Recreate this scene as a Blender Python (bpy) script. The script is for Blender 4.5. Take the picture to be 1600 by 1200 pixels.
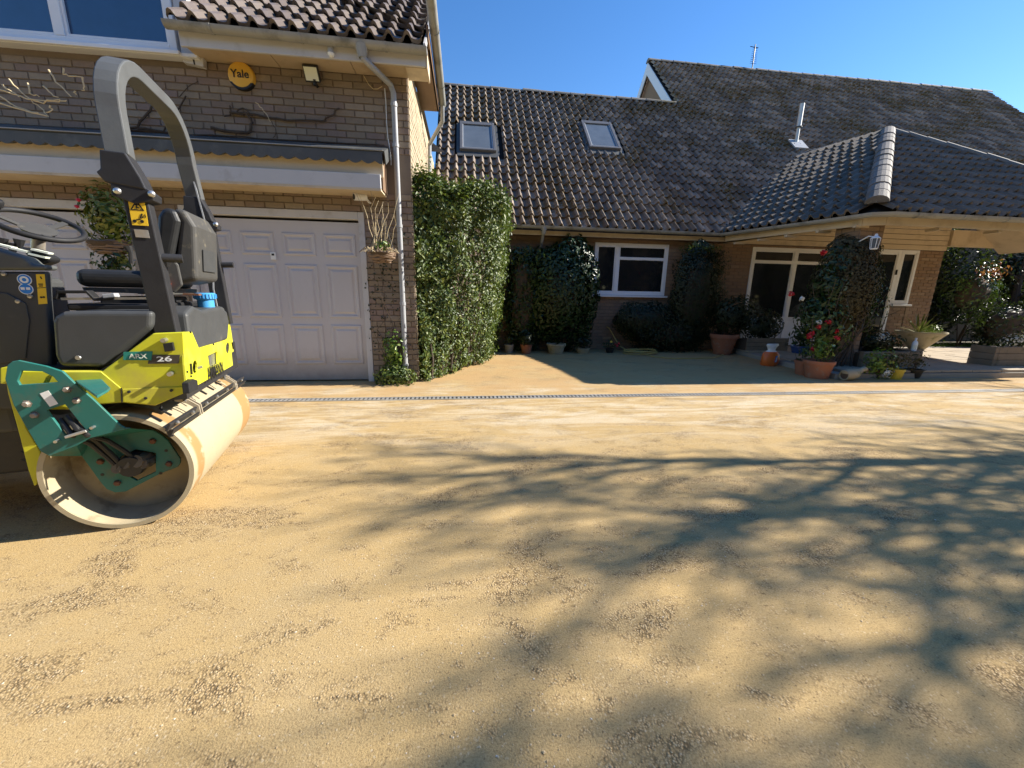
import bpy, bmesh, math, random
import numpy as np
from mathutils import Vector, Matrix
for o in list(bpy.data.objects): bpy.data.objects.remove(o)
S = bpy.context.scene
C = S.collection
rad = math.radians
# ------------------------------------------------------------------ camera
H = 1.25; FPX = 608.5
PITCH, ROLL, YAW = rad(12.945), rad(1.025), rad(6.963)
FW = Vector((math.sin(YAW)*math.cos(PITCH), math.cos(YAW)*math.cos(PITCH), -math.sin(PITCH)))
_r = Vector((math.cos(YAW), -math.sin(YAW), 0)); _u = _r.cross(FW)
RT = math.cos(ROLL)*_r + math.sin(ROLL)*_u
UP = -math.sin(ROLL)*_r + math.cos(ROLL)*_u
CAM = Vector((0, 0, H))
cd = bpy.data.cameras.new('camera'); cam = bpy.data.objects.new('camera', cd); C.objects.link(cam)
cd.sensor_width = 36; cd.lens = FPX*36/1600; cd.clip_start = .05; cd.clip_end = 600
m = Matrix((RT, UP, -FW)).transposed().to_4x4(); m.translation = CAM
cam.matrix_world = m; S.camera = cam
# ------------------------------------------------------------------ sky, sun, exposure
SUN_EL, SUN_AZ = rad(31.5), rad(5.0)          # azimuth from +X towards +Y
SV = Vector((math.cos(SUN_EL)*math.cos(SUN_AZ), math.cos(SUN_EL)*math.sin(SUN_AZ), math.sin(SUN_EL)))
W = bpy.data.worlds.new('World'); S.world = W; W.use_nodes = True
nt = W.node_tree; nt.nodes.clear()
sk = nt.nodes.new('ShaderNodeTexSky'); sk.sky_type = 'NISHITA'; sk.sun_disc = False
sk.sun_elevation = SUN_EL; sk.sun_rotation = rad(90)-SUN_AZ
sk.air_density = 1.0; sk.dust_density = 0.05; sk.ozone_density = 1.6; sk.altitude = 50
bg = nt.nodes.new('ShaderNodeBackground'); bg.inputs[1].default_value = 0.09
wo = nt.nodes.new('ShaderNodeOutputWorld')
hs = nt.nodes.new('ShaderNodeHueSaturation'); hs.inputs['Saturation'].default_value = 1.31; hs.inputs['Hue'].default_value = .507; hs.inputs['Value'].default_value = 1.1
nt.links.new(sk.outputs[0], hs.inputs['Color']); nt.links.new(hs.outputs[0], bg.inputs[0]); nt.links.new(bg.outputs[0], wo.inputs[0])
sd = bpy.data.lights.new('sun', 'SUN'); sd.energy = 4.8; sd.angle = rad(0.53); sd.color = (1, .93, .82)
so = bpy.data.objects.new('sun', sd); C.objects.link(so)
so.rotation_euler = (-SV).to_track_quat('-Z', 'Y').to_euler(); so.location = SV*60
S.view_settings.view_transform = 'Standard'; S.view_settings.look = 'None'
S.view_settings.gamma = 1; S.view_settings.use_curve_mapping = False
S.view_settings.exposure = 1.2
# ------------------------------------------------------------------ pixel -> point helpers (photo is 1600x1200)
def ray(px, py): return RT*((px-800)/FPX) + UP*(-(py-600)/FPX) + FW
def hit(px, py, p0, n):
    d = ray(px, py); n = Vector(n); return CAM + d*((Vector(p0)-CAM).dot(n)/d.dot(n))
def hz(px, py, z=0): return hit(px, py, (0, 0, z), (0, 0, 1))
def hy(px, py, y): return hit(px, py, (0, y, 0), (0, 1, 0))
def hx(px, py, x): return hit(px, py, (x, 0, 0), (1, 0, 0))
def proj(p):
    q = Vector(p)-CAM; w = q.dot(FW)
    return (800+FPX*q.dot(RT)/w, 600-FPX*q.dot(UP)/w, w) if w > .01 else (-9999, -9999, -1)
# ------------------------------------------------------------------ mesh building
def frame(axis):
    a = Vector(axis).normalized()
    t = Vector((0, 0, 1)) if abs(a.z) < .9 else Vector((1, 0, 0))
    x = t.cross(a).normalized(); return x, a.cross(x), a
class MB:
    def __init__(s): s.v = []; s.f = []
    def add(s, vs, fs):
        n = len(s.v); s.v += [tuple(p) for p in vs]; s.f += [tuple(i+n for i in f) for f in fs]; return s
    def box(s, x0, x1, y0, y1, z0, z1):
        return s.add([(x, y, z) for z in (z0, z1) for y in (y0, y1) for x in (x0, x1)],
                     [(0, 2, 3, 1), (4, 5, 7, 6), (0, 1, 5, 4), (2, 6, 7, 3), (0, 4, 6, 2), (1, 3, 7, 5)])
    def obox(s, c, ax, ay, az):
        c, ax, ay, az = map(Vector, (c, ax, ay, az))
        return s.add([c+i*ax+j*ay+k*az for k in (-1, 1) for j in (-1, 1) for i in (-1, 1)],
                     [(0, 2, 3, 1), (4, 5, 7, 6), (0, 1, 5, 4), (2, 6, 7, 3), (0, 4, 6, 2), (1, 3, 7, 5)])
    def bar(s, a, b, w, h, upv=(0, 0, 1)):
        a, b = Vector(a), Vector(b); d = b-a; x = d.cross(Vector(upv)).normalized(); z = x.cross(d).normalized()
        return s.obox((a+b)/2, x*w/2, d/2, z*h/2)
    def prism(s, poly, ext):
        n = len(poly); e = Vector(ext); P = [Vector(p) for p in poly]
        s.add(P+[p+e for p in P], [tuple(range(n)), tuple(range(2*n-1, n-1, -1))]+[(i, i+n, (i+1) % n+n, (i+1) % n) for i in range(n)])
        return s
    def tube(s, pts, r, n=8, cap=True, flat=None):
        P = [Vector(p) for p in pts]; k = len(P)
        R = list(r) if hasattr(r, '__len__') else [r]*k
        T = [((P[min(i+1, k-1)]-P[max(i-1, 0)]).normalized()) for i in range(k)]
        x, y, _ = frame(T[0]); vs = []; fs = []
        for i in range(k):
            x = (x-T[i]*x.dot(T[i])).normalized(); y = T[i].cross(x)
            for j in range(n):
                a = 2*math.pi*j/n; vs.append(P[i]+(x*math.cos(a)+y*math.sin(a))*R[i])
        for i in range(k-1):
            for j in range(n):
                fs.append((i*n+j, i*n+(j+1) % n, (i+1)*n+(j+1) % n, (i+1)*n+j))
        if cap: fs += [tuple(range(n-1, -1, -1)), tuple((k-1)*n+j for j in range(n))]
        return s.add(vs, fs)
    def sweep(s, pts, prof_axes, hw, hh, fixed):
        """rectangular section sweep; 'fixed' axis keeps width hw, the other turns with the path"""
        P = [Vector(p) for p in pts]; k = len(P); F = Vector(fixed).normalized(); vs = []; fs = []
        for i in range(k):
            t = (P[min(i+1, k-1)]-P[max(i-1, 0)]).normalized(); q = t.cross(F).normalized()
            for a, b in ((-1, -1), (1, -1), (1, 1), (-1, 1)): vs.append(P[i]+F*a*hw+q*b*hh)
        for i in range(k-1):
            for j in range(4): fs.append((i*4+j, i*4+(j+1) % 4, (i+1)*4+(j+1) % 4, (i+1)*4+j))
        fs += [(3, 2, 1, 0), tuple((k-1)*4+j for j in range(4))]
        return s.add(vs, fs)
    def lathe(s, prof, o=(0, 0, 0), axis=(0, 0, 1), n=20, close=False):
        x, y, a = frame(axis); o = Vector(o); vs = []; fs = []; k = len(prof)
        for r, h in prof:
            for j in range(n):
                t = 2*math.pi*j/n; vs.append(o+a*h+(x*math.cos(t)+y*math.sin(t))*r)
        for i in range(k-1 if not close else k):
            i2 = (i+1) % k
            for j in range(n): fs.append((i*n+j, i*n+(j+1) % n, i2*n+(j+1) % n, i2*n+j))
        return s.add(vs, fs)
    def disc(s, o, axis, r, n=14, th=.004):
        return s.lathe([(0.0001, 0), (r, 0), (r, th), (.0001, th)], o, axis, n)
    def plate(s, outer, holes, ext):
        """planar polygon with holes, extruded by ext"""
        bm = bmesh.new(); e = Vector(ext); loops = [outer]+list(holes)
        es = []; 
        for L in loops:
            vs = [bm.verts.new(p) for p in L]
            es += [bm.edges.new((vs[i], vs[(i+1) % len(vs)])) for i in range(len(vs))]
        bmesh.ops.triangle_fill(bm, edges=es, use_beauty=True)
        bm.verts.index_update()
        P = [v.co.copy() for v in bm.verts]; F = [tuple(v.index for v in f.verts) for f in bm.faces]; n = len(P)
        off = 0; sides = []
        for L in loops:
            k = len(L); sides += [(off+i, off+i+n, off+(i+1) % k+n, off+(i+1) % k) for i in range(k)]; off += k
        bm.free()
        return s.add(P+[p+e for p in P], F+[tuple(i+n for i in reversed(f)) for f in F]+sides)
    def mesh(s, name):
        me = bpy.data.meshes.new(name); me.from_pydata(s.v, [], s.f); me.update()
        bm = bmesh.new(); bm.from_mesh(me); bmesh.ops.recalc_face_normals(bm, faces=bm.faces); bm.to_mesh(me); bm.free()
        return me
    def build(s, name, mat, parent=None, smooth=False, bevel=0, seg=2, **kw):
        return link(name, s.mesh(name), mat, parent, smooth, bevel, seg, **kw)
def tag(o, label=None, cat=None, group=None, kind=None):
    for k, v in (('label', label), ('category', cat), ('group', group), ('kind', kind)):
        if v: o[k] = v
    return o
def link(name, me, mat, parent=None, smooth=False, bevel=0, seg=2, label=None, cat=None, group=None, kind=None):
    if mat is not None and not me.materials: me.materials.append(mat)
    o = bpy.data.objects.new(name, me); C.objects.link(o)
    if parent: o.parent = parent
    if smooth:
        me.polygons.foreach_set('use_smooth', [True]*len(me.polygons))
        md = o.modifiers.new('split', 'EDGE_SPLIT'); md.split_angle = rad(40)
    if bevel:
        b = o.modifiers.new('bevel', 'BEVEL'); b.width = bevel; b.segments = seg; b.limit_method = 'ANGLE'; b.angle_limit = rad(35)
    return tag(o, label, cat, group, kind)
def thing(name, label, cat, loc=(0, 0, 0), rz=0, group=None):
    o = bpy.data.objects.new(name, None); C.objects.link(o); o.location = loc; o.rotation_euler = (0, 0, rz); o.empty_display_size = .1
    return tag(o, label, cat, group)
def text(name, s, size, mat, parent, mtx, ext=.001, align='CENTER', shear=0, sx=1):
    cu = bpy.data.curves.new(name, 'FONT'); cu.body = s; cu.size = size; cu.extrude = ext; cu.align_x = align; cu.align_y = 'CENTER'; cu.shear = shear; cu.offset = size*.012
    t = bpy.data.objects.new(name, cu); C.objects.link(t); bpy.context.view_layer.update()
    me = bpy.data.meshes.new_from_object(t.evaluated_get(bpy.context.evaluated_depsgraph_get()))
    bpy.data.objects.remove(t)
    o = link(name, me, mat, parent); o.matrix_local = mtx @ Matrix.Diagonal((sx, 1, 1, 1)); return o
# ------------------------------------------------------------------ materials
def lin(*c): return tuple(((x/255+.055)/1.055)**2.4 if x > 10 else x/255/12.92 for x in c)
class NT:
    def __init__(s, name):
        s.m = bpy.data.materials.new(name); s.m.use_nodes = True; s.t = s.m.node_tree; s.p = s.t.nodes['Principled BSDF']
        s.co = s.n('ShaderNodeTexCoord').outputs['Object']
    def n(s, ty, **kw):
        x = s.t.nodes.new(ty)
        for k, v in kw.items(): setattr(x, k, v)
        return x
    def l(s, a, b): s.t.links.new(a, b)
    def val(s, x, sock):
        if isinstance(x, (int, float)): sock.default_value = (x, x, x, 1) if sock.type == 'RGBA' else x
        elif isinstance(x, tuple): sock.default_value = (*x, 1) if len(x) == 3 and len(sock.default_value) == 4 else x
        else: s.l(x, sock)
    def noise(s, sc, det=4, rough=.55, dist=0, vec=None):
        x = s.n('ShaderNodeTexNoise'); s.l(vec or s.co, x.inputs['Vector']); x.inputs['Scale'].default_value = sc
        x.inputs['Detail'].default_value = det; x.inputs['Roughness'].default_value = rough; x.inputs['Distortion'].default_value = dist; return x.outputs['Fac']
    def vor(s, sc, feat='F1', out='Distance', vec=None):
        x = s.n('ShaderNodeTexVoronoi', feature=feat); s.l(vec or s.co, x.inputs['Vector']); x.inputs['Scale'].default_value = sc; return x.outputs[out]
    def ramp(s, f, *st):
        x = s.n('ShaderNodeValToRGB'); s.l(f, x.inputs[0]); e = x.color_ramp.elements
        while len(e) < len(st): e.new(.5)
        for i, (p, c) in enumerate(st):
            e[i].position = p; e[i].color = (c, c, c, 1) if isinstance(c, (int, float)) else (*c, 1)
        return x.outputs[0]
    def mix(s, f, a, b, mode='MIX'):
        x = s.n('ShaderNodeMix', data_type='RGBA', blend_type=mode); s.val(f, x.inputs[0]); s.val(a, x.inputs[6]); s.val(b, x.inputs[7]); return x.outputs[2]
    def math(s, op, a, b=0., clamp=False):
        x = s.n('ShaderNodeMath', operation=op, use_clamp=clamp); s.val(a, x.inputs[0]); s.val(b, x.inputs[1]); return x.outputs[0]
    def mapv(s, scale=(1, 1, 1), vec=None, rot=(0, 0, 0)):
        x = s.n('ShaderNodeMapping'); s.l(vec or s.co, x.inputs[0]); x.inputs['Scale'].default_value = scale; x.inputs['Rotation'].default_value = rot; return x.outputs[0]
    def xyz(s, vec=None):
        x = s.n('ShaderNodeSeparateXYZ'); s.l(vec or s.co, x.inputs[0]); return x.outputs
    def rnd(s):
        a = s.n('ShaderNodeObjectInfo').outputs['Random']; b = s.n('ShaderNodeNewGeometry').outputs['Random Per Island']
        return s.math('FRACT', s.math('ADD', a, b))
    def world(s): return s.n('ShaderNodeNewGeometry').outputs['Position']
    def out(s, col=None, rough=None, bump=None, bs=.3, bd=.01, metal=None, spec=None, ior=None, coat=None):
        i = s.p.inputs
        if col is not None: s.val(col, i['Base Color'])
        if rough is not None: s.val(rough, i['Roughness'])
        if metal is not None: s.val(metal, i['Metallic'])
        if spec is not None: s.val(spec, i['Specular IOR Level'])
        if ior is not None: i['IOR'].default_value = ior
        if coat is not None: i['Coat Weight'].default_value = coat
        if bump is not None:
            b = s.n('ShaderNodeBump'); b.inputs['Strength'].default_value = bs; b.inputs['Distance'].default_value = bd
            s.l(bump, b.inputs['Height']); s.l(b.outputs[0], i['Normal'])
        return s.m
def simple(name, col, rough=.6, var=.25, sc=6, metal=0, bump=.15, bd=.004, bsc=60, dirt=None, dsc=3, dth=(.55, .7), spec=.4):
    n = NT(name); w = n.world()
    c = n.mix(n.noise(sc, 5, .6, vec=w), tuple(x*(1-var) for x in col), tuple(min(1, x*(1+var)) for x in col))
    if dirt: c = n.mix(n.ramp(n.noise(dsc, 6, .65, vec=w), (dth[0], 0.), (dth[1], 1.)), c, dirt)
    r = n.math('ADD', n.math('MULTIPLY', n.noise(sc*2, 3, vec=w), .25), rough-.12)
    return n.out(c, r, n.noise(bsc, 4, vec=w), bump, bd, metal, spec)
M = {}
# driveway: sandy dressing over fine stone chips
n = NT('driveway_sand'); w = n.world(); yy = n.xyz(w)[1]
big = n.noise(.55, 4, .55, .5, vec=w)
pa = n.noise(1.9, 7, .68, .8, vec=n.mapv((.75, 1.3, 1), w, (0, 0, rad(32))))
patch = n.ramp(pa, (.505, 0.), (.60, 1.))
fine = n.ramp(n.noise(5.5, 6, .7, .4, vec=n.mapv((.8, 1.3, 1), w, (0, 0, rad(20)))), (.53, 0.), (.63, 1.))
patch = n.math('MULTIPLY', n.math('MAXIMUM', patch, n.math('MULTIPLY', fine, .8)), n.ramp(n.noise(26, 4, .65, vec=w), (.36, .25), (.56, 1.)))
vd = n.vor(135, 'F1', 'Distance', w); vc = n.vor(135, 'F1', 'Color', w)
chip = n.ramp(vc, (0., (.20, .135, .075)), (.3, (.36, .25, .13)), (.65, (.50, .365, .20)), (.9, (.62, .50, .32)), (1., (.74, .66, .52)))
chip = n.mix(n.ramp(vd, (.38, 0.), (.62, 1.)), chip, (.085, .055, .03))
sand = n.mix(n.ramp(big, (.38, 0.), (.62, 1.)), (.49, .345, .155), (.53, .37, .165))
sand = n.mix(n.ramp(n.noise(2.4, 5, .65, vec=w), (.42, 0.), (.66, .6)), sand, (.46, .35, .19))
sand = n.mix(n.ramp(n.noise(330, 2, .7, vec=w), (.40, .55), (.52, 0.)), sand, (.36, .255, .125))
sand = n.mix(n.ramp(n.vor(190, 'F1', 'Color', w), (.06, .75), (.16, 0.)), sand, (.17, .115, .06))
sand = n.mix(n.ramp(n.vor(170, 'F1', 'Color', w), (.84, 0.), (.97, .6)), sand, (.72, .60, .41))
sand = n.mix(n.ramp(n.noise(150, 3, .75, vec=w), (.40, .62), (.52, 0.)), sand, (.30, .205, .095))
col = n.mix(n.math('MULTIPLY', patch, .72), sand, chip)
yn = n.math('DIVIDE', yy, 6.)
band = n.math('MULTIPLY', n.ramp(yn, (.46, 0.), (.64, 1.)), n.ramp(yn, (.84, 1.), (.93, .15)))
streak = n.ramp(n.noise(2.6, 7, .72, .9, vec=n.mapv((.33, 1.6, 1), w, (0, 0, rad(-14)))), (.45, 0.), (.60, 1.))
grain = n.ramp(n.noise(130, 3, .7, vec=w), (.44, 0.), (.56, 1.))
col = n.mix(n.math('MULTIPLY', n.math('MULTIPLY', n.math('MULTIPLY', band, streak), grain), .9), col, (.70, .63, .50))
col = n.mix(n.math('MULTIPLY', n.ramp(yn, (.72, 0.), (.84, .85)), n.ramp(n.noise(1.6, 4, .6, vec=w), (.36, 0.), (.56, 1.))), col, (.46, .30, .14))
ht = n.mix(patch, n.math('MULTIPLY', n.noise(150, 3, .75, vec=w), .75), n.math('SUBTRACT', 1., vd))
ht = n.math('ADD', ht, n.math('MULTIPLY', n.noise(14, 5, .6, vec=w), .35))
M['drive'] = n.out(col, .95, ht, .7, .006, spec=.1)
M['earth'] = simple('earth', (.10, .085, .05), .95, .4, .6, bump=.4, bd=.03, bsc=8)
n = NT('grit'); M['grit'] = n.out(n.ramp(n.rnd(), (0., (.40, .29, .16)), (.45, (.50, .37, .2)), (.8, (.58, .46, .29)), (1., (.70, .63, .52))), .9, spec=.2)
# masonry
def brickmat(name, c):
    n = NT(name); w = n.world()
    col = n.ramp(n.rnd(), *c)
    col = n.mix(n.noise(35, 5, .7, vec=w), col, n.mix(.55, col, (.10, .08, .07)))
    col = n.mix(n.math('MULTIPLY', n.ramp(n.noise(.9, 5, .6, vec=w), (.45, 0.), (.7, 1.)), .45), col, (.16, .14, .115))
    return n.out(col, .9, n.noise(120, 5, .7, vec=w), .5, .004, spec=.2)
M['brick'] = brickmat('buff_brick', ((0., (.31, .245, .175)), (.25, (.36, .285, .20)), (.5, (.30, .225, .17)), (.7, (.32, .235, .195)), (.85, (.42, .345, .25)), (1., (.26, .21, .16))))
M['brickw'] = brickmat('warm_brick', ((0., (.33, .21, .125)), (.4, (.37, .245, .15)), (.7, (.30, .19, .125)), (1., (.42, .30, .195))))
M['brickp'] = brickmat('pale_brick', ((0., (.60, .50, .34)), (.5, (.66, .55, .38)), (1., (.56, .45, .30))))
M['mortar'] = simple('mortar', (.20, .155, .115), .95, .3, 3, bump=.3)
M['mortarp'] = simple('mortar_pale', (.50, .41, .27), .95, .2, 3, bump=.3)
# roofs
def tilemat(name, c, lich, moss, mth):
    n = NT(name); w = n.world()
    col = n.ramp(n.rnd(), *c)
    col = n.mix(n.noise(16, 6, .72, vec=w), col, n.mix(.38, col, (.02, .018, .016)))
    col = n.mix(n.math('MULTIPLY', n.ramp(n.noise(38, 4, .6, vec=w), (.6, 0.), (.68, 1.)), lich), col, (.30, .285, .245))
    mk = n.math('MULTIPLY', n.ramp(n.noise(.75, 4, .6, vec=w), (mth, 0.), (mth+.14, 1.)), n.ramp(n.noise(11, 5, .7, vec=w), (.44, 0.), (.56, 1.)))
    mc = n.mix(n.noise(5, 3, vec=w), moss, (.10, .085, .02))
    col = n.mix(mk, col, mc)
    return n.out(col, .78, n.noise(90, 5, .7, vec=w), .5, .006, spec=.35)
M['tile'] = tilemat('brown_pantile', ((0., (.15, .112, .085)), (.3, (.22, .17, .13)), (.6, (.27, .215, .165)), (.85, (.32, .26, .205)), (1., (.40, .32, .25))), .4, (.15, .07, .018), .46)
M['tileg'] = tilemat('glossy_pantile', ((0., (.15, .12, .105)), (.5, (.18, .145, .125)), (1., (.22, .18, .15))), .35, (.05, .05, .03), .62)
M['tilew'] = tilemat('shaded_pantile', ((0., (.14, .115, .092)), (.5, (.18, .15, .12)), (1., (.23, .19, .155))), .4, (.06, .045, .02), .6)  # darker pantile copy: shade of the porch slope put into the colour
M['tileg'].node_tree.nodes['Principled BSDF'].inputs['Roughness'].default_value = .36
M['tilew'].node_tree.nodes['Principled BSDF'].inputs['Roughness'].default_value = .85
M['ridge'] = tilemat('mortared_ridge', ((0., (.17, .15, .13)), (1., (.26, .235, .205))), .9, (.12, .09, .03), .55)
M['deck'] = simple('roof_felt', (.02, .018, .016), .95)
M['lead'] = simple('lead_sheet', (.085, .088, .087), .6, .3, 5, metal=.1, dirt=(.14, .145, .135), dsc=2.2)
M['gutter'] = simple('weathered_grey_plastic', (.31, .31, .29), .5, .18, 4, dirt=(.14, .14, .12), dsc=3.5, dth=(.5, .72))
M['pipe'] = simple('grey_pipe', (.34, .35, .36), .45, .12, 5, dirt=(.5, .5, .47), dsc=9, dth=(.62, .7))
M['white'] = simple('white_upvc', (.80, .81, .82), .35, .05, 4, bump=.03)
M['paint'] = simple('old_white_paint', (.55, .54, .535), .55, .08, 3, dirt=(.36, .33, .29), dsc=2.6, dth=(.55, .8), bump=.1)
n = NT('garage_door_paint'); w = n.world(); z = n.xyz(w)[2]
gr = n.ramp(n.math('ADD', z, n.math('MULTIPLY', n.noise(7, 5, .7, vec=w), .3)), (.12, 1.), (.62, 0.))
c = n.mix(n.noise(4, 5, .6, vec=n.mapv((1, 1, .25), w)), (.50, .475, .475), (.58, .555, .55))
c = n.mix(n.math('MULTIPLY', gr, .75), c, (.17, .15, .12))
c = n.mix(n.math('MULTIPLY', n.ramp(n.noise(26, 6, .75, vec=n.mapv((1, 1, .6), w)), (.62, 0.), (.7, 1.)), .35), c, (.34, .30, .26))
M['door'] = n.out(c, .55, n.noise(30, 5, .7, vec=w), .12, .004)
M['cream'] = simple('cream_board', (.60, .49, .34), .6, .1, 3, dirt=(.38, .29, .19), dsc=2.5, dth=(.5, .8), bump=.1)
M['soffit'] = simple('tan_soffit', (.52, .40, .26), .65, .12, 3, dirt=(.30, .22, .14), dsc=3, dth=(.5, .8))
M['brown'] = simple('brown_wood', (.20, .125, .075), .7, .25, 5)
def glass(name, col=(.006, .008, .01), ior=1.55):
    n = NT(name); w = n.world(); return n.out(n.mix(n.noise(2.5, 4, .6, vec=w), col, tuple(x*2.2 for x in col)), .04, n.noise(1.5, 2, vec=w), .02, .01, ior=ior, spec=.5)
M['glass'] = glass('window_glass'); M['glassb'] = glass('sky_tinted_glass', (.01, .03, .075), 1.9)  # upper pane is blue: the sky's reflection is put into its colour
M['skyglass'] = glass('rooflight_glass', (.07, .08, .088), 1.6)
M['alu'] = simple('rooflight_frame', (.16, .155, .15), .45, .15, 8, metal=.4)
M['galv'] = simple('galvanised_steel', (.50, .49, .46), .5, .15, 9, metal=.55, dirt=(.45, .36, .24), dsc=6, dth=(.5, .75))
M['steel'] = simple('bright_steel', (.55, .55, .54), .35, .15, 20, metal=.9)
M['black'] = simple('black_plastic', (.018, .018, .019), .5, .3, 12)
M['rubber'] = simple('black_rubber', (.014, .014, .015), .62, .3, 14)
M['dark'] = simple('dark_void', (.004, .004, .004), .95)
M['concrete'] = simple('concrete', (.33, .30, .25), .9, .2, 5, bump=.3)
M['flag'] = simple('paving_slab', (.40, .33, .24), .9, .2, 4, bump=.35, dirt=(.25, .2, .15), dsc=3)
M['sleeper'] = simple('timber_sleeper', (.22, .17, .115), .85, .3, 7, bump=.4, dirt=(.10, .09, .05), dsc=5)
M['terra'] = simple('terracotta', (.33, .13, .07), .85, .2, 9, dirt=(.28, .2, .15), dsc=12)
M['stone'] = simple('cast_stone', (.38, .33, .22), .9, .2, 7, bump=.4, dirt=(.14, .15, .06), dsc=5)
# machine paint
M['yellow'] = simple('machine_yellow', (.60, .585, .03), .42, .07, 4, bump=.03, dirt=(.46, .38, .09), dsc=5, dth=(.5, .8))
M['teal'] = simple('machine_teal', (.022, .15, .13), .45, .15, 7, bump=.05, dirt=(.09, .12, .085), dsc=7, dth=(.52, .75))
M['grey'] = simple('dark_grey_plastic', (.058, .060, .060), .5, .15, 9, bump=.1, bsc=200, dirt=(.12, .115, .10), dsc=5, dth=(.6, .8))
M['rops'] = simple('black_steel_paint', (.026, .026, .028), .45, .3, 8, dirt=(.11, .06, .04), dsc=7, dth=(.68, .76))
M['ropsg'] = simple('faded_steel_paint', (.095, .10, .10), .5, .2, 6, dirt=(.09, .09, .09), dsc=3.5, dth=(.5, .7))
M['vinyl'] = simple('seat_vinyl', (.022, .023, .024), .42, .25, 10)
M['shell'] = simple('seat_shell', (.062, .060, .055), .6, .2, 12, dirt=(.16, .14, .10), dsc=16, dth=(.6, .7))
n = NT('drum_steel'); w = n.co; y = n.xyz(w)[1]
c = n.mix(n.noise(7, 6, .7), (.40, .345, .225), (.48, .415, .28))
c = n.mix(n.ramp(n.noise(42, 4, .6), (.62, 0.), (.7, .8)), c, (.36, .30, .20))
edge = n.math('MAXIMUM', n.ramp(y, (.045, 0.), (.07, 1.)), 0.)
e2 = n.math('MULTIPLY', edge, n.ramp(y, (.15, 1.), (.175, 0.)))
e3 = n.ramp(y, (.985, 0.), (1., 1.))
rust = n.math('MULTIPLY', n.math('MAXIMUM', e2, e3), n.ramp(n.noise(9, 5, .65), (.36, .0), (.44, 1.)))
c = n.mix(n.math('MULTIPLY', rust, .85), c, (.36, .19, .055))
M['drum'] = n.out(c, .62, n.noise(60, 4), .1, .003, .15)
M['drumin'] = simple('drum_inside', (.40, .33, .21), .75, .25, 8, dirt=(.22, .17, .1), dsc=6)
M['hose'] = simple('hydraulic_hose', (.02, .02, .02), .5)
def flat(name, c, r=.5): n = NT(name); return n.out(c, r)
M['fyel'] = flat('sticker_yellow', (.85, .55, .03)); M['fblu'] = flat('sticker_blue', (.02, .22, .65)); M['fwht'] = flat('sticker_white', (.82, .83, .80)); M['fblk'] = flat('print_black', (.012, .012, .012))
M['alarm'] = flat('alarm_yellow', (.80, .46, .055), .4); M['fteal'] = flat('badge_teal', (.02, .22, .17)); M['fbrn'] = flat('badge_brown', (.06, .048, .035)); M['fpale'] = flat('badge_pale', (.75, .78, .65))
M['capblue'] = flat('blue_cap', (.06, .30, .62), .45); M['red'] = flat('petal_red', (.55, .012, .03), .5); M['hoseY'] = simple('yellow_hose', (.45, .33, .10), .5, .1)
M['orange'] = flat('bag_orange', (.75, .16, .03), .4); M['bluepot'] = flat('blue_glaze', (.04, .08, .22), .25)
M['wick'] = simple('wicker', (.22, .15, .10), .8, .4, 40)
# plants
def leafmat(name, a, b, c=None, rough=.38, spec=.5):
    n = NT(name); r = n.rnd(); st = ((0., a), (.6, b), (1., c or b))
    col = n.ramp(r, *st)
    mt = n.out(col, rough, spec=spec)
    tr = n.n('ShaderNodeBsdfTranslucent'); n.l(n.mix(.5, col, (.10, .16, .01)), tr.inputs[0])
    mx = n.n('ShaderNodeMixShader'); mx.inputs[0].default_value = .22
    out = n.t.nodes['Material Output']; n.l(n.p.outputs[0], mx.inputs[1]); n.l(tr.outputs[0], mx.inputs[2]); n.l(mx.outputs[0], out.inputs[0])
    return mt
M['leaf'] = leafmat('hedge_leaf', (.034, .062, .010), (.075, .12, .018), (.19, .22, .035), .48)
M['leafd'] = leafmat('dark_glossy_leaf', (.014, .035, .010), (.028, .06, .016), (.045, .08, .02), .36, .5)
M['leafs'] = leafmat('shaded_shrub_leaf', (.012, .022, .008), (.022, .036, .012), (.04, .05, .018), .5)  # darker leaf copy: the shade on these plants is put into the green
M['leafb'] = leafmat('bright_leaf', (.07, .14, .015), (.14, .23, .03), (.24, .30, .05), .4)
M['leafy'] = leafmat('yellow_green_leaf', (.10, .14, .02), (.22, .24, .04), (.38, .33, .07), .4)
M['ivy'] = leafmat('brown_ivy', (.05, .042, .016), (.08, .066, .027), (.12, .095, .042), .7)
M['petalw'] = leafmat('white_petal', (.65, .66, .6), (.75, .75, .7), (.8, .8, .78), .6)
M['petalr'] = leafmat('red_petal', (.45, .008, .02), (.60, .015, .04), (.7, .03, .06), .5)
M['yucca'] = leafmat('yucca_leaf', (.09, .13, .03), (.22, .24, .07), (.35, .33, .12), .45)
M['core'] = simple('shrub_shadow_core', (.010, .014, .006), .95)
M['twig'] = simple('straw_twig', (.62, .50, .30), .7, .2, 20)
M['stem'] = simple('brown_stem', (.085, .06, .04), .85, .3, 20)
M['bark'] = simple('bark', (.10, .08, .06), .9, .3, 8, bump=.5, bd=.02)
M['grass'] = leafmat('grass_blade', (.06, .16, .015), (.11, .26, .03), (.2, .32, .06), .5)
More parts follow.
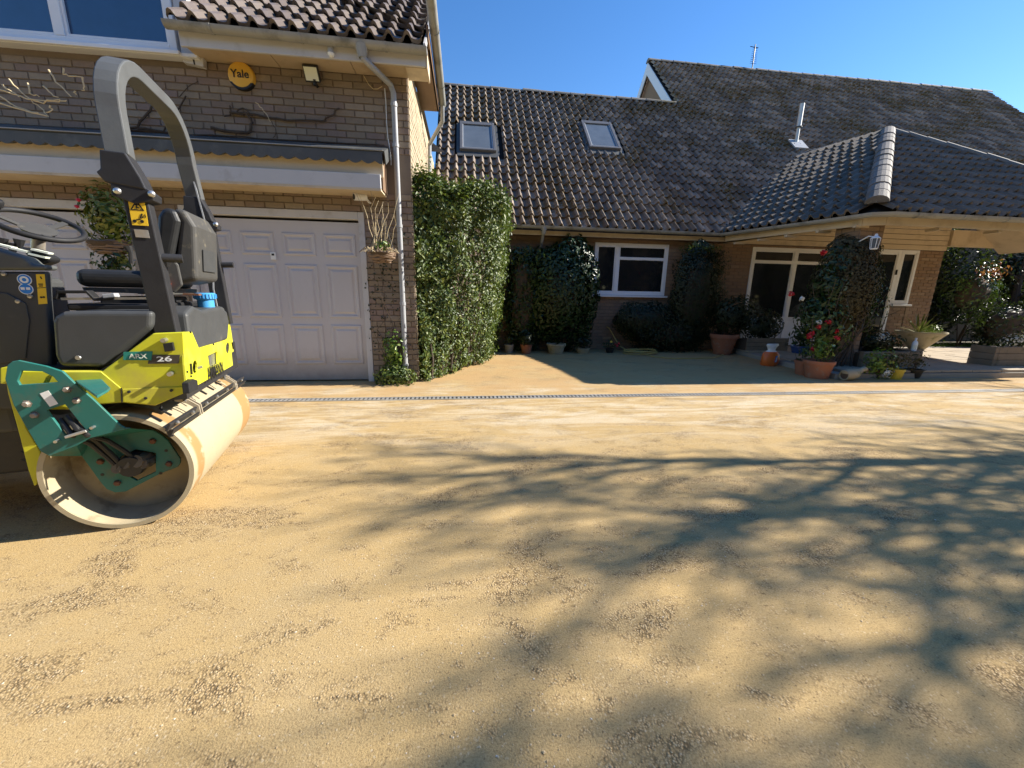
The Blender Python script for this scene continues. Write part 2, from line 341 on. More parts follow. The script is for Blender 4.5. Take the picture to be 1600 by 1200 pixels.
# ------------------------------------------------------------------ ground
rng = random.Random(7)
MB().add([(-150, -150, -.012), (150, -150, -.012), (150, 150, -.012), (-150, 150, -.012)], [(0, 1, 2, 3)]).build('ground', M['earth'], kind='structure', label='bare earth around and behind the house and drive')
g = MB(); N = 40
x0, x1, y0, y1 = -16, 22, -14, 9.6
for j in range(N+1):
    for i in range(N+1): g.v.append((x0+(x1-x0)*i/N, y0+(y1-y0)*j/N, 0))
for j in range(N):
    for i in range(N): g.f.append((j*(N+1)+i, j*(N+1)+i+1, (j+1)*(N+1)+i+1, (j+1)*(N+1)+i))
g.build('driveway', M['drive'], kind='structure', label='freshly rolled sandy driveway in front of the house')
# loose stone chips lying in patches on the drive
def chips():
    r = random.Random(3); m = MB(); cl = [(r.uniform(-2, 4), r.uniform(.7, 4.3), r.uniform(.12, .5)) for _ in range(75)]
    cl += [tuple(hz(px, py))[:2]+(s,) for px, py, s in ((760, 1020, .12), (830, 1060, .16), (560, 880, .14), (640, 690, .3), (480, 690, .35), (900, 930, .25), (1000, 900, .3), (450, 1050, .06), (740, 780, .25), (800, 1150, .12))]
    for k in range(4200):
        if k < 3600:
            cx, cy, s = r.choice(cl); x = r.gauss(cx, s); y = r.gauss(cy, s*.7)
        else: x = r.uniform(-3, 6); y = r.uniform(.6, 4.4)
        if y < .55 or y > 5.2: continue
        a = r.uniform(.0022, .0048)*(1.0 if r.random() > .02 else 1.5); t = r.uniform(0, 6.28)
        c, s_ = math.cos(t)*a, math.sin(t)*a; z = a*.25
        m.add([(x+c, y+s_, z), (x-s_*.8, y+c*.8, z), (x-c, y-s_, z), (x+s_*.8, y-c*.8, z), (x, y, z+a*.3), (x, y, z-a*.7)],
              [(0, 1, 4), (1, 2, 4), (2, 3, 4), (3, 0, 4), (1, 0, 5), (2, 1, 5), (3, 2, 5), (0, 3, 5)])
    m.build('stone_chips', M['grit'], kind='stuff', label='loose buff stone chips scattered over the sandy drive', cat='gravel')
chips()
# drain channel across the drive
dr = thing('drain_channel', 'long grey slotted drain channel set across the sandy drive', 'drain', (0, 4.66, 0))
b = MB(); b.box(-3.6, 14, -.065, -.045, -.05, .008); b.box(-3.6, 14, .045, .065, -.05, .008); b.build('channel_edge', M['galv'], dr)
b = MB()
for i in range(int(17.6/.05)): b.box(-3.6+i*.05, -3.6+i*.05+.027, -.045, .045, -.012, .0055)
b.build('grating_bars', M['galv'], dr, kind='stuff')
MB().box(-3.6, 14, -.045, .045, .0005, .001).build('channel_bed', M['black'], dr)
# ------------------------------------------------------------------ pieces laid on planes: bricks and tiles
def inpoly(p, poly):
    c = False; j = len(poly)-1
    for i in range(len(poly)):
        a, b_ = poly[i], poly[j]
        if (a[1] > p[1]) != (b_[1] > p[1]) and p[0] < (b_[0]-a[0])*(p[1]-a[1])/(b_[1]-a[1])+a[0]: c = not c
        j = i
    return c
class Pieces:
    """collects alike pieces; the nearest 300 in view become objects, the rest one mesh"""
    def __init__(s, name, mesh, parent): s.name, s.me, s.parent, s.L = name, mesh, parent, []
    def put(s, o, ex, ey, ez, mi=0): s.L.append((Vector(o), ex, ey, ez, mi))
    def flush(s, mats, cap=300):
        def key(t):
            x, y, w = proj(t[0]); return w if (w > 0 and -20 < x < 1620 and -20 < y < 1220) else 1e6+w
        s.L.sort(key=key); mes = []
        for k, mt in enumerate(mats):
            me = s.me.copy(); me.materials.clear(); me.materials.append(mt); mes.append(me)
        V0 = [v.co.copy() for v in s.me.vertices]; F0 = [tuple(p.vertices) for p in s.me.polygons]
        for o, ex, ey, ez, mi in s.L[:cap]:
            ob = bpy.data.objects.new(s.name, mes[mi]); C.objects.link(ob); ob.parent = s.parent
            mt = Matrix((ex, ey, ez)).transposed().to_4x4(); mt.translation = o; ob.matrix_basis = mt
        for k, mt in enumerate(mats):
            m = MB()
            for o, ex, ey, ez, mi in s.L[cap:]:
                if mi == k:
                    n = len(m.v); m.v += [tuple(o+ex*c.x+ey*c.y+ez*c.z) for c in V0]; m.f += [tuple(i+n for i in f) for f in F0]
            if m.v:
                me = bpy.data.meshes.new(s.name+'_field'); me.from_pydata(m.v, [], m.f); me.update()
                link(s.name+'_field', me, mt, s.parent, kind='stuff')
def brick_mesh(L=.224, Hh=.069, D=.011):
    m = MB(); c = .004
    m.add([(0, 0, 0), (L, 0, 0), (L, Hh, 0), (0, Hh, 0), (c, c, D), (L-c, c, D), (L-c, Hh-c, D), (c, Hh-c, D)],
          [(4, 5, 6, 7), (0, 1, 5, 4), (1, 2, 6, 5), (2, 3, 7, 6), (3, 0, 4, 7)])
    return m.mesh('brick')
BL, BH = .234, .078
BRK = brick_mesh()
def lay_bricks(P, o, e1, n, width, height, holes=(), mi=0, z0=0, jit=.003, skip=None):
    o = Vector(o); e1 = Vector(e1); n = Vector(n); ez = Vector((0, 0, 1)); r = random.Random(int(width*100)+int(o.x*10))
    for k in range(int(height/BH)):
        z = k*BH; x = -BL/2 if k % 2 else 0.
        while x < width-.05:
            a, b_ = max(x, 0), min(x+BL, width)
            cuts = [(a, b_)]
            for hx0, hx1, hz0, hz1 in holes:
                if z+BH*.5 > hz0 and z+BH*.5 < hz1:
                    nc = []
                    for u0, u1 in cuts:
                        if u1 <= hx0 or u0 >= hx1: nc.append((u0, u1))
                        else:
                            if u0 < hx0: nc.append((u0, hx0))
                            if u1 > hx1: nc.append((hx1, u1))
                    cuts = nc
            for u0, u1 in cuts:
                if u1-u0 > .04:
                    sc = (u1-u0-.010)/.224
                    p = o+e1*(u0+.005)+ez*(z+.0045)+n*r.uniform(-jit, jit*.6)
                    if skip is None or not skip(p): P.put(p, e1*sc, ez, n, mi)
            x += BL
def wall_slab(name, mat, parent, x0, x1, y0, y1, z0, z1, holes, axis='x'):
    """wall with rectangular openings, built of butted boxes (axis: direction the wall runs)"""
    m = MB(); xs = sorted({x0, x1} | {h[0] for h in holes} | {h[1] for h in holes})
    for a, b_ in zip(xs, xs[1:]):
        zz = [z0]; 
        for h in sorted(holes, key=lambda h: h[2]):
            if h[0] <= a+1e-6 and h[1] >= b_-1e-6: zz += [h[2], h[3]]
        zz.append(z1)
        for i in range(0, len(zz), 2):
            if zz[i+1]-zz[i] > .005: m.box(a, b_, y0, y1, zz[i], zz[i+1])
    return m.build(name, mat, parent)
def tile_mesh(w=.2, L=.37, seg=9):
    m = MB(); top = []; V = []
    def pz(t): return (.064*math.sin(math.pi*t/.46)**.8) if t < .46 else -.012*math.sin(math.pi*(t-.46)/.54)
    for i in range(seg+1):
        t = i/seg*1.04; x = (t)*w; z = pz(min(max(t, 0), 1)) if t <= 1 else pz(.04)*(t-1)/.04
        V += [(x, 0, z+.060), (x, L, z+.000), (x, .008, z+.020)]
    F = []
    for i in range(seg):
        a = i*3; b_ = a+3
        F += [(a, b_, b_+1, a+1), (a+2, b_+2, b_, a)]
    me = bpy.data.meshes.new('roof_tile'); me.from_pydata(V, [], F); me.update()
    for p in me.polygons: p.use_smooth = False
    return me
TILE = tile_mesh(); TW, TG = .2, .315
def lay_tiles(P, o, e1, e2, poly, holes=(), mi=0, seed=1, half=False):
    """o: origin at eave, e1 along, e2 up the slope; poly in (s,t)"""
    o = Vector(o); e1 = Vector(e1).normalized(); e2 = Vector(e2).normalized(); n = e1.cross(e2).normalized(); r = random.Random(seed)
    if n.z < 0: n = -n
    s0 = min(p[0] for p in poly); s1 = max(p[0] for p in poly); t1 = max(p[1] for p in poly)
    for i in range(int(t1/TG)+1):
        for j in range(int((s1-s0)/TW)+1):
            s, t = s0+j*TW, i*TG
            c = (s+TW/2, t+TG*.5)
            if not inpoly(c, poly): continue
            if any(h[0]-TW*.45 < c[0] < h[1]+TW*.45 and h[2]-TG*.4 < c[1] < h[3]+TG*.45 for h in holes): continue
            a = r.gauss(0, .012)
            q = o+e1*(s+r.gauss(0, .003))+e2*(t+r.gauss(0, .005))+n*(.012+r.gauss(0, .0025))
            P.put(q, (e1+e2*a).normalized(), (e2-e1*a).normalized(), n, mi)
def ridge_tiles(parent, a, b, r=.12, L=.45, mat=None, flat=.75, name='ridge_tile', lift=.0):
    a, b = Vector(a), Vector(b); d = (b-a); n = max(1, int(d.length/L)); d.normalize(); L = (b-a).length/n
    x = d.cross(Vector((0, 0, 1))).normalized(); z = x.cross(d); m = MB(); seg = 8
    for k, (yy, rr) in enumerate(((0, r), (L*1.03, r*.96))):
        for j in range(seg+1):
            t = math.pi*j/seg; m.v.append((math.cos(t)*rr, yy, math.sin(t)*rr*flat+(0.006 if k == 0 else 0)))
    for j in range(seg): m.f.append((j, j+1, seg+2+j, seg+1+j))
    m.f.append(tuple(range(seg+1)))
    me = m.mesh('ridge_tile'); me.materials.append(mat or M['ridge']); rr = random.Random(int(a.x*31))
    for k in range(n):
        o = bpy.data.objects.new(name, me); C.objects.link(o); o.parent = parent
        mt = Matrix((x, d, z)).transposed().to_4x4(); mt.translation = a+d*(k*L)+z*(rr.gauss(0, .006)+lift); o.matrix_basis = mt
def gutter(parent, pts, r=.06, name='gutter', mat=None, brackets=.9):
    P = [Vector(p) for p in pts]; m = MB(); k = len(P); seg = 7
    for i in range(k):
        t = (P[min(i+1, k-1)]-P[max(i-1, 0)]); t.z = 0; t.normalize(); x = t.cross(Vector((0, 0, 1)))
        for rr in (r, r-.006):
            for j in range(seg+1):
                a = math.pi*j/seg; m.v.append(tuple(P[i]+x*math.cos(a)*rr-Vector((0, 0, 1))*math.sin(a)*rr))
    w = 2*(seg+1)
    for i in range(k-1):
        for j in range(seg):
            for off in (0, seg+1): m.f.append((i*w+off+j, i*w+off+j+1, (i+1)*w+off+j+1, (i+1)*w+off+j))
        m.f += [(i*w, (i+1)*w, (i+1)*w+seg+1, i*w+seg+1), (i*w+seg, i*w+2*seg+1, (i+1)*w+2*seg+1, (i+1)*w+seg)]
    for e in (0, k-1): m.f.append(tuple(e*w+j for j in range(seg+1)))
    g_ = m.build(name, mat or M['gutter'], parent, smooth=True)
    if brackets:
        for i in range(k-1):
            d = P[i+1]-P[i]; n = int(d.length/brackets)
            t = d.normalized(); x = t.cross(Vector((0, 0, 1)))
            for q in range(n):
                c = P[i]+d*((q+.5)/n); mm = MB(); pr = []
                for j in range(seg+1):
                    a = math.pi*j/seg; pr.append(c+x*math.cos(a)*(r+.004)-Vector((0, 0, 1))*math.sin(a)*(r+.004))
                mm.sweep(pr, None, .012, .003, t); mm.build('gutter_bracket', M['gutter'], g_)
    return g_
def window(parent, x0, x1, z0, z1, y, mull=(), trans=(), mat=None, gl=None, fw=.06, dep=.07, sill=True, name='window'):
    """mull: x of full-height mullions; trans: (xa,xb,z)"""
    m = MB(); y1 = y+dep
    m.box(x0, x0+fw, y, y1, z0, z1); m.box(x1-fw, x1, y, y1, z0, z1)
    m.box(x0+fw, x1-fw, y, y1, z0, z0+fw); m.box(x0+fw, x1-fw, y, y1, z1-fw, z1)
    for xm in mull: m.box(xm-fw*.6, xm+fw*.6, y-.004, y1, z0+fw, z1-fw)
    for xa, xb, zt in trans: m.box(xa, xb, y-.003, y1, zt-fw*.5, zt+fw*.5)
    f = m.build(name, mat or M['white'], parent, bevel=.006)
    xs = [x0+fw]+list(mull)+[x1-fw]
    for a, b_ in zip(xs, xs[1:]):
        MB().box(a+.01, b_-.01, y+dep*.5, y+dep*.5+.012, z0+fw*.7, z1-fw*.7).build('pane', gl or M['glass'], f)
        s = MB(); q = .028; aa, bb = a+(.0 if a == x0+fw else fw*.6), b_-(0 if b_ == x1-fw else fw*.6)
        s.box(aa, aa+q, y+.012, y+dep*.5-.002, z0+fw, z1-fw); s.box(bb-q, bb, y+.012, y+dep*.5-.002, z0+fw, z1-fw)
        s.box(aa+q, bb-q, y+.012, y+dep*.5-.002, z0+fw, z0+fw+q); s.box(aa+q, bb-q, y+.012, y+dep*.5-.002, z1-fw-q, z1-fw)
        s.build('casement', mat or M['white'], f, bevel=.005)
    if sill: MB().box(x0-.05, x1+.05, y-.07, y+.06, z0-.045, z0-.004).build('sill', mat or M['white'], f, bevel=.006)
    return f
# ------------------------------------------------------------------ garage block
GY, GX = 5.65, -.68
ga = thing('garage_building', 'brick garage block with two white panelled doors and tiled front roof', 'building', (-3.5, 7.5, 0))
ga.location = (0, 0, 0)
D1, D2 = (-3.52, -1.30, 0, 2.26), (-6.22, -4.0, 0, 2.26)
WN = (-5.15, -3.2, 3.83, 5.2)
wall_slab('wall', M['mortar'], ga, -8, GX, GY, GY+.25, 0, 3.9, [D1, D2, (-5.15, -3.2, 3.83, 3.9)])
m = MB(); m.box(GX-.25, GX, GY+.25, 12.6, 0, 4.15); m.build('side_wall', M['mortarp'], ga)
m = MB(); m.box(-8.25, -8, GY, 9.55, 0, 4.15); m.box(-8, GX-.25, 9.3, 9.55, 0, 4.15); m.build('rear_wall', M['mortar'], ga)
m = MB(); m.box(-8, -5.15, GY, GY+.25, 3.9, 5.6); m.box(-5.15, -3.2, GY, GY+.25, 5.2, 5.6); m.build('gable_wall', M['mortar'], ga)
m = MB(); m.box(-7.9, GX-.3, GY+.3, 9.2, 2.6, 2.7); m.build('ceiling', M['soffit'], ga)
PB = Pieces('brick', BRK, ga)
def hole(h): return (h[0]+8, h[1]+8, h[2], h[3])
lay_bricks(PB, (-8, GY, 0), (1, 0, 0), (0, -1, 0), 8+GX, 3.9, [hole(D1), hole(D2), hole((-5.2, -2.96, 3.78, 5))], 0, skip=lambda p: 2.5 < p.z < 2.9)
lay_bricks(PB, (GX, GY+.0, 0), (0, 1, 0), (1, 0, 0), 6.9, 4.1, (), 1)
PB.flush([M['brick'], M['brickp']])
def garage_door(D, nm):
    x0, x1, z0, z1 = D; y = GY+.03
    m = MB(); m.box(x0, x0+.075, y-.045, y+.08, 0, z1); m.box(x1-.075, x1, y-.045, y+.08, 0, z1); m.box(x0+.075, x1-.075, y-.047, y+.08, z1-.095, z1)
    fr = m.build('door_frame', M['paint'], ga, bevel=.006)
    a, b_ = x0+.085, x1-.085; w = b_-a
    d = MB().box(a, b_, y+.01, y+.04, .02, z1-.125).build('garage_door', M['door'], ga, bevel=.004)
    cw = w/4
    for c in range(4):
        px0 = a+cw*c+.05; px1 = a+cw*(c+1)-.05
        for r0, r1 in ((.245, .80), (.89, 1.59), (1.70, 1.985)):
            p = MB(); yy = y+.01
            def ring(i0, i1, ya, yb):
                o0 = [(px0+i0, ya, r0+i0), (px1-i0, ya, r0+i0), (px1-i0, ya, r1-i0), (px0+i0, ya, r1-i0)]
                o1 = [(px0+i1, yb, r0+i1), (px1-i1, yb, r0+i1), (px1-i1, yb, r1-i1), (px0+i1, yb, r1-i1)]
                p.add(o0+o1, [(k, (k+1) % 4, 4+(k+1) % 4, 4+k) for k in range(4)])
            ring(0, .012, yy, yy-.014); ring(.012, .03, yy-.014, yy-.014); ring(.03, .048, yy-.014, yy-.001); ring(.048, .062, yy-.001, yy-.001); ring(.062, .085, yy-.001, yy-.013)
            i = .085; p.add([(px0+i, yy-.013, r0+i), (px1-i, yy-.013, r0+i), (px1-i, yy-.013, r1-i), (px0+i, yy-.013, r1-i)], [(0, 1, 2, 3)])
            p.build('door_panel', M['door'], d)
    return d
d1 = garage_door(D1, 'a'); garage_door(D2, 'b')
q = hy(427, 400, GY+.025); MB().box(q.x-.03, q.x+.03, GY+.018, GY+.0385, q.z-.045, q.z+.045).build('door_sticker', M['fwht'], d1)
MB().box(q.x-.016, q.x+.016, GY+.016, GY+.0175, q.z+.005, q.z+.03).build('door_sticker_print', M['fblk'], d1)
# canopy over the doors
cx0, cx1 = -8, -.95
m = MB(); m.prism([(cx0, GY, 3.05), (cx0, 5.285, 2.885), (cx0, 5.285, 2.862), (cx0, GY, 3.02)], (cx1-cx0, 0, 0)); cp = m.build('canopy', M['lead'], ga)
m = MB(); nseg = int((cx1-cx0)/.0185)
for i in range(nseg+1):
    x = cx0+.01+(cx1-cx0-.02)*i/nseg; zz = .036*abs(math.sin(math.pi*x/.15))
    m.v += [(x, 5.268, 2.866), (x, 5.268, 2.775-zz), (x, 5.275, 2.775-zz), (x, 5.63, 2.90-zz)]
for i in range(nseg):
    a = i*4; m.f += [(a, a+4, a+5, a+1), (a+1, a+5, a+6, a+2), (a+2, a+6, a+7, a+3)]
m.build('corrugated_sheet', M['lead'], cp)
m = MB(); m.box(cx0, cx1-.02, 5.335, 5.36, 2.61, 2.80); m.build('fascia_board', M['cream'], cp, bevel=.003)
m = MB(); m.box(cx0, cx1-.05, 5.295, 5.334, 2.475, 2.635); m.build('fascia_board', M['paint'], cp, bevel=.004)
m = MB(); m.box(cx0, cx1-.05, 5.297, GY-.012, 2.45, 2.474); m.build('soffit_board', M['cream'], cp)
m = MB(); m.box(cx1-.06, cx1-.035, 5.37, GY-.012, 2.475, 2.84); m.build('end_board', M['brown'], cp)
m = MB(); m.prism([(cx1+.004, 5.28, 2.885), (cx1+.004, GY-.012, 3.04), (cx1+.004, GY-.012, 2.9), (cx1+.004, 5.36, 2.76)], (.012, 0, 0)); m.build('lead_end', M['lead'], cp)
MB().box(cx0, cx1, 5.262, 5.284, 2.886, 2.894).build('edge_highlight', M['pipe'], cp)  # pale strip: the bright highlight on the lead edge put in as colour
# eave box, front roof, side eave
m = MB(); m.box(-3.02, -.42, 5.30, 5.33, 3.80, 3.94); m.build('fascia', M['paint'], ga, bevel=.004)
for i in range(3): MB().box(-3.0+.86*i, -3.0+.86*(i+1)-.008, 5.331, GY-.012, 3.865-.04, 3.865-.02).build('soffit_board', M['soffit'], ga)
gu = gutter(ga, [(-3.1, 5.235, 3.975), (-.40, 5.235, 3.945)], .062)
PT = Pieces('roof_tile', TILE, ga)
lay_tiles(PT, (-3.06, 5.25, 3.965), (1, 0, 0), (0, .77, .64), [(0, 0), (2.62, 0), (2.62, 2.6), (0, 2.6)], seed=4)
PT.flush([M['tileg']])
MB().add([(-3.1, 5.27, 3.955), (-.42, 5.27, 3.955), (-.42, 7.4, 5.72), (-3.1, 7.4, 5.72)], [(0, 1, 2, 3)]).build('roof', M['deck'], ga)
m = MB(); m.prism([(-.44, 5.26, 3.93), (-.44, 6.3, 4.79), (-.44, 6.3, 4.87), (-.44, 5.24, 4.0)], (.025, 0, 0)); m.build('verge_board', M['paint'], ga)
m = MB(); m.box(-.66, -.41, 5.345, GY-.012, 3.80, 3.822); m.box(-.425, -.405, 5.30, GY, 3.79, 3.95); m.build('eave_box_end', M['cream'], ga)
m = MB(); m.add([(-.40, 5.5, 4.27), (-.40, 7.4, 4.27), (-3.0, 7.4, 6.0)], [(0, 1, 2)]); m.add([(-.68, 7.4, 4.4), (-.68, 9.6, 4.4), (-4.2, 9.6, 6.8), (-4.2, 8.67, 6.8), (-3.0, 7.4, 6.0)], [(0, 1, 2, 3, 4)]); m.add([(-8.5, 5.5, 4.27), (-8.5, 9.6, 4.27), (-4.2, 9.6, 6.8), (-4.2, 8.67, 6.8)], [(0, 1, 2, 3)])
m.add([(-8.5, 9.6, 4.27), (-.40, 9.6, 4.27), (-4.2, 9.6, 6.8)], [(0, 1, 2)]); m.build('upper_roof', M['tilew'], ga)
m = MB(); m.add([(-8, GY, 5.6), (-3.1, GY, 5.6), (-4.2, GY, 6.6)], [(0, 1, 2)]); m.build('gable_peak', M['cream'], ga)
m = MB(); m.box(-.675, -.40, 5.66, 7.35, 4.16, 4.18); m.build('side_soffit', M['brown'], ga)
m = MB(); m.box(-.42, -.395, 5.45, 7.35, 4.16, 4.30); m.build('side_fascia', M['brown'], ga)
gutter(ga, [(-.335, 5.02, 4.36), (-.335, 7.38, 4.28)], .058)
m = MB(); m.tube([(-.335, 7.30, 4.26), (-.345, 7.42, 4.05), (-.60, 7.9, 3.85), (-.62, 7.9, 3.3), (-.62, 7.9, 0)], .034, 10); m.build('side_downpipe', M['pipe'], ga, smooth=True)
# front downpipe with swan neck
p1 = hy(565, 72, 5.235); p2 = hy(570, 98, 5.24); p3 = hy(612, 138, 5.56); p4 = hy(621, 150, 5.58); p5 = hy(637, 572, 5.58); p5.z = .05
p4 = Vector((-.845, 5.585, 3.66)); 
m = MB(); m.tube([p1, (p1.x+.01, 5.24, 3.80), (p1.x+.08, 5.3, 3.76), (p4.x-.03, 5.565, p4.z+.05), (p4.x, 5.585, p4.z-.03), (p4.x, 5.585, .05)], .034, 12)
dp = m.build('downpipe', M['pipe'], ga, smooth=True)
MB().lathe([(.034, 0), (.042, .0), (.075, .12), (.07, .12), (.04, 0)], (p1.x, 5.237, 3.80), (0, 0, 1), 10).build('pipe_hopper', M['gutter'], dp)
for z in (3.5, 3.05, 2.1, 1.1, .25): MB().lathe([(.035, -.02), (.041, -.02), (.041, .02), (.035, .02)], (p4.x, 5.585, z), (0, 0, 1), 12).build('pipe_collar', M['pipe'], dp)
# upper window with white cheek
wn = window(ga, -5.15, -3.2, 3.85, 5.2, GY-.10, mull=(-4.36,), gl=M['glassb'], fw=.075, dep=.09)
m = MB(); m.box(-5.3, -2.98, GY-.14, GY-.012, 3.80, 3.838); m.build('window_board', M['white'], wn, bevel=.005)
ck = [hy(*p, GY-.09) for p in ((286, 97), (318, 104), (317, 90), (292, 64), (291, -40), (262, -40))]
MB().prism(ck, (0, .07, 0)).build('window_cheek', M['paint'], wn, bevel=.004)
MB().prism([hy(*p, GY-.093) for p in ((300, 90), (303, 101), (305, 101), (303, 90))], (0, .002, 0)).build('cheek_crack', M['fblk'], wn)
# ------------------------------------------------------------------ house: low link and taller main range
RY, RZ = 8.65, 2.68
def rz(y): return RZ+(y-RY)
def onroof(px, py): return hit(px, py, (0, RY, RZ+.05), (0, -1, 1))
ho = thing('house', 'brown pantiled house with two rooflights, flue and white windows', 'house')
LR, MR = 13.03, 15.32           # ridge lines (y)
HW = [(2.93, 4.69, 1.28, 2.43), (6.8, 9.1, .12, 2.45), (10.0, 11.33, .12, 2.5)]
wall_slab('wall', M['mortar'], ho, GX+.01, 12.05, 9.0, 9.25, 0, 2.9, HW)
m = MB(); m.box(11.8, 12.05, 9.25, 16, 0, 2.75); m.box(12.05, 20.4, 11.3, 11.5, 0, 5.2); m.box(20.2, 20.4, 11.5, 21, 0, 3.2); m.build('end_wall', M['mortar'], ho)
PB = Pieces('brick', BRK, ho)
lay_bricks(PB, (GX+.3, 9.0, 0), (1, 0, 0), (0, -1, 0), 12.05-GX-.3, 2.6, [(h[0]-GX-.3, h[1]-GX-.3, h[2], h[3]) for h in HW]+[(6.6, 13, 2.46, 3)], 0, skip=lambda p: p.x < .6)
PB.flush([M['brickw']])
s1 = [onroof(*p) for p in ((719, 195), (771, 196), (775, 238), (718, 239))]
s2 = [onroof(*p) for p in ((909, 193), (953, 195), (967, 236), (917, 234))]
SK = []
for s in (s1, s2):
    xa = min(s[0].x, s[3].x)*.5+max(s[0].x, s[3].x)*.5; xb = (s[1].x+s[2].x)/2; ya = (s[2].y+s[3].y)/2; yb = (s[0].y+s[1].y)/2
    SK.append((xa, xb, (ya-RY)*1.4142, (yb-RY)*1.4142))
PT = Pieces('roof_tile', TILE, ho)
X0 = -.62; r2 = 1.4142
def rt_(x, y): return (x-X0, (y-RY)*r2+.06)
poly = [(0, 0), rt_(5.85, 8.6), rt_(6.6, 9.14), (6.6-X0, (LR-RY)*r2-.05), (0, (LR-RY)*r2-.05)]
lay_tiles(PT, (X0, RY-.06, RZ-.06), (1, 0, 0), (0, 1, 1), poly, [(a-X0, b_-X0, c+.08, d+.08) for a, b_, c, d in SK], seed=11)
A = 6.58
def rs_(x, y): return (x-X0-36*TW, (y-RY)*r2+.06)
poly = [rs_(6.58, 9.12), rs_(9.47, 11.06), rs_(10.5, 10.5), rs_(20.67, 10.5), (20.67-A, (MR-RY)*r2), (0, (MR-RY)*r2)]
lay_tiles(PT, (X0+36*TW, RY-.06, RZ-.06), (1, 0, 0), (0, 1, 1), poly, seed=12)
PT.flush([M['tile']])
m = MB(); e = .03
m.add([(-.66, RY-.08, rz(RY-.08)-e), (5.75, RY-.08, rz(RY-.08)-e), (6.6, 9.19, rz(9.19)-e), (6.6, LR, rz(LR)-e), (-.66, LR, rz(LR)-e)], [(0, 1, 2, 3, 4)])
m.add([(6.6, 9.19, rz(9.19)-e), (9.47, 11.16, rz(11.16)-e), (10.53, 10.56, rz(10.56)-e), (20.67, 10.56, rz(10.56)-e), (20.67, MR, rz(MR)-e), (6.6, MR, rz(MR)-e)], [(0, 1, 2, 3, 4, 5)])
m.add([(-.66, LR, rz(LR)-e), (6.6, LR, rz(LR)-e), (6.6, 17.3, rz(LR)-4.3), (-.66, 17.3, rz(LR)-4.3)], [(0, 1, 2, 3)])
m.add([(6.6, MR, rz(MR)-e), (20.67, MR, rz(MR)-e), (20.67, 22, rz(MR)-6.7), (6.6, 22, rz(MR)-6.7)], [(0, 1, 2, 3)])
ro = m.build('roof', M['deck'], ho)
ridge_tiles(ho, (-.62, LR, rz(LR)+.0), (6.5, LR, rz(LR)+.0), .13)
ridge_tiles(ho, (6.5, MR, rz(MR)-.01), (20.7, MR, rz(MR)-.01), .14)
# gable end of main range with white bargeboards
m = MB(); m.prism([(6.66, LR-2, rz(LR)-2.2), (6.66, MR, rz(MR)-.1), (6.66, 19.5, rz(MR)-4.3)], (.1, 0, 0)); m.build('gable_wall', M['brickw'], ho)
m = MB(); m.prism([(6.50, LR-.25, rz(LR-.25)-.03), (6.50, MR, rz(MR)-.03), (6.50, MR, rz(MR)-.40), (6.50, LR+.1, rz(LR+.1)-.40)], (.03, 0, 0)); m.build('bargeboard', M['white'], ho)
m = MB(); m.prism([(6.50, MR, rz(MR)-.03), (6.50, 20.5, rz(MR)-5.2), (6.50, 20.2, rz(MR)-5.28), (6.50, MR, rz(MR)-.40)], (.03, 0, 0)); m.build('bargeboard', M['white'], ho)
m = MB(); m.prism([(6.53, LR-.3, rz(LR-.3)-.02), (6.53, MR, rz(MR)-.02), (6.53, MR, rz(MR)-.06), (6.53, LR-.3, rz(LR-.3)-.06)], (.12, 0, 0)); m.build('verge', M['deck'], ho)
m = MB(); m.tube([(5.35, LR+.02, rz(LR)+.03), (6.55, LR-.02, rz(LR)+.05)], .05, 8); m.build('lead_flashing', M['lead'], ho)
# rooflights
nrm = Vector((0, -1, 1)).normalized(); up = Vector((0, 1, 1)).normalized()
for xa, xb, ta, tb in SK:
    o = Vector((0, RY, RZ))
    def R(x, t, h): return o+Vector((x, 0, 0))+up*t+nrm*h
    m = MB(); f = .07
    for a, b_, c, d in ((xa, xa+f, ta, tb), (xb-f, xb, ta, tb), (xa+f, xb-f, ta, ta+f), (xa+f, xb-f, tb-.14, tb)):
        m.obox(R((a+b_)/2, (c+d)/2, .08), Vector(((b_-a)/2, 0, 0)), up*(d-c)/2, nrm*.055)
    sk_ = m.build('rooflight', M['alu'], ho, bevel=.008)
    MB().obox(R((xa+xb)/2, (ta+tb)/2-.03, .10), Vector(((xb-xa)/2-f+.005, 0, 0)), up*((tb-ta)/2-.1), nrm*.006).build('pane', M['skyglass'], sk_)
    m = MB(); q = .02
    for a, b_, c, d in ((xa+f, xa+f+q, ta+f, tb-.14), (xb-f-q, xb-f, ta+f, tb-.14), (xa+f+q, xb-f-q, ta+f, ta+f+q)):
        m.obox(R((a+b_)/2, (c+d)/2, .115), Vector(((b_-a)/2, 0, 0)), up*(d-c)/2, nrm*.01)
    m.build('sash', M['pipe'], sk_)
    MB().obox(R((xa+xb)/2, ta-.09, .055), Vector(((xb-xa)/2+.06, 0, 0)), up*.10, nrm*.012).build('apron_flashing', M['lead'], sk_)
    for xx_ in (xa-.04, xb+.04): MB().obox(R(xx_, (ta+tb)/2, .05), Vector((.04, 0, 0)), up*((tb-ta)/2+.05), nrm*.012).build('side_flashing', M['lead'], sk_)
    MB().obox(R((xa+xb)/2, (ta+tb)/2+.1, .095), Vector(((xb-xa)/2-f, 0, 0)), up*.012, nrm*.004).build('blind_bar', M['fwht'], sk_)
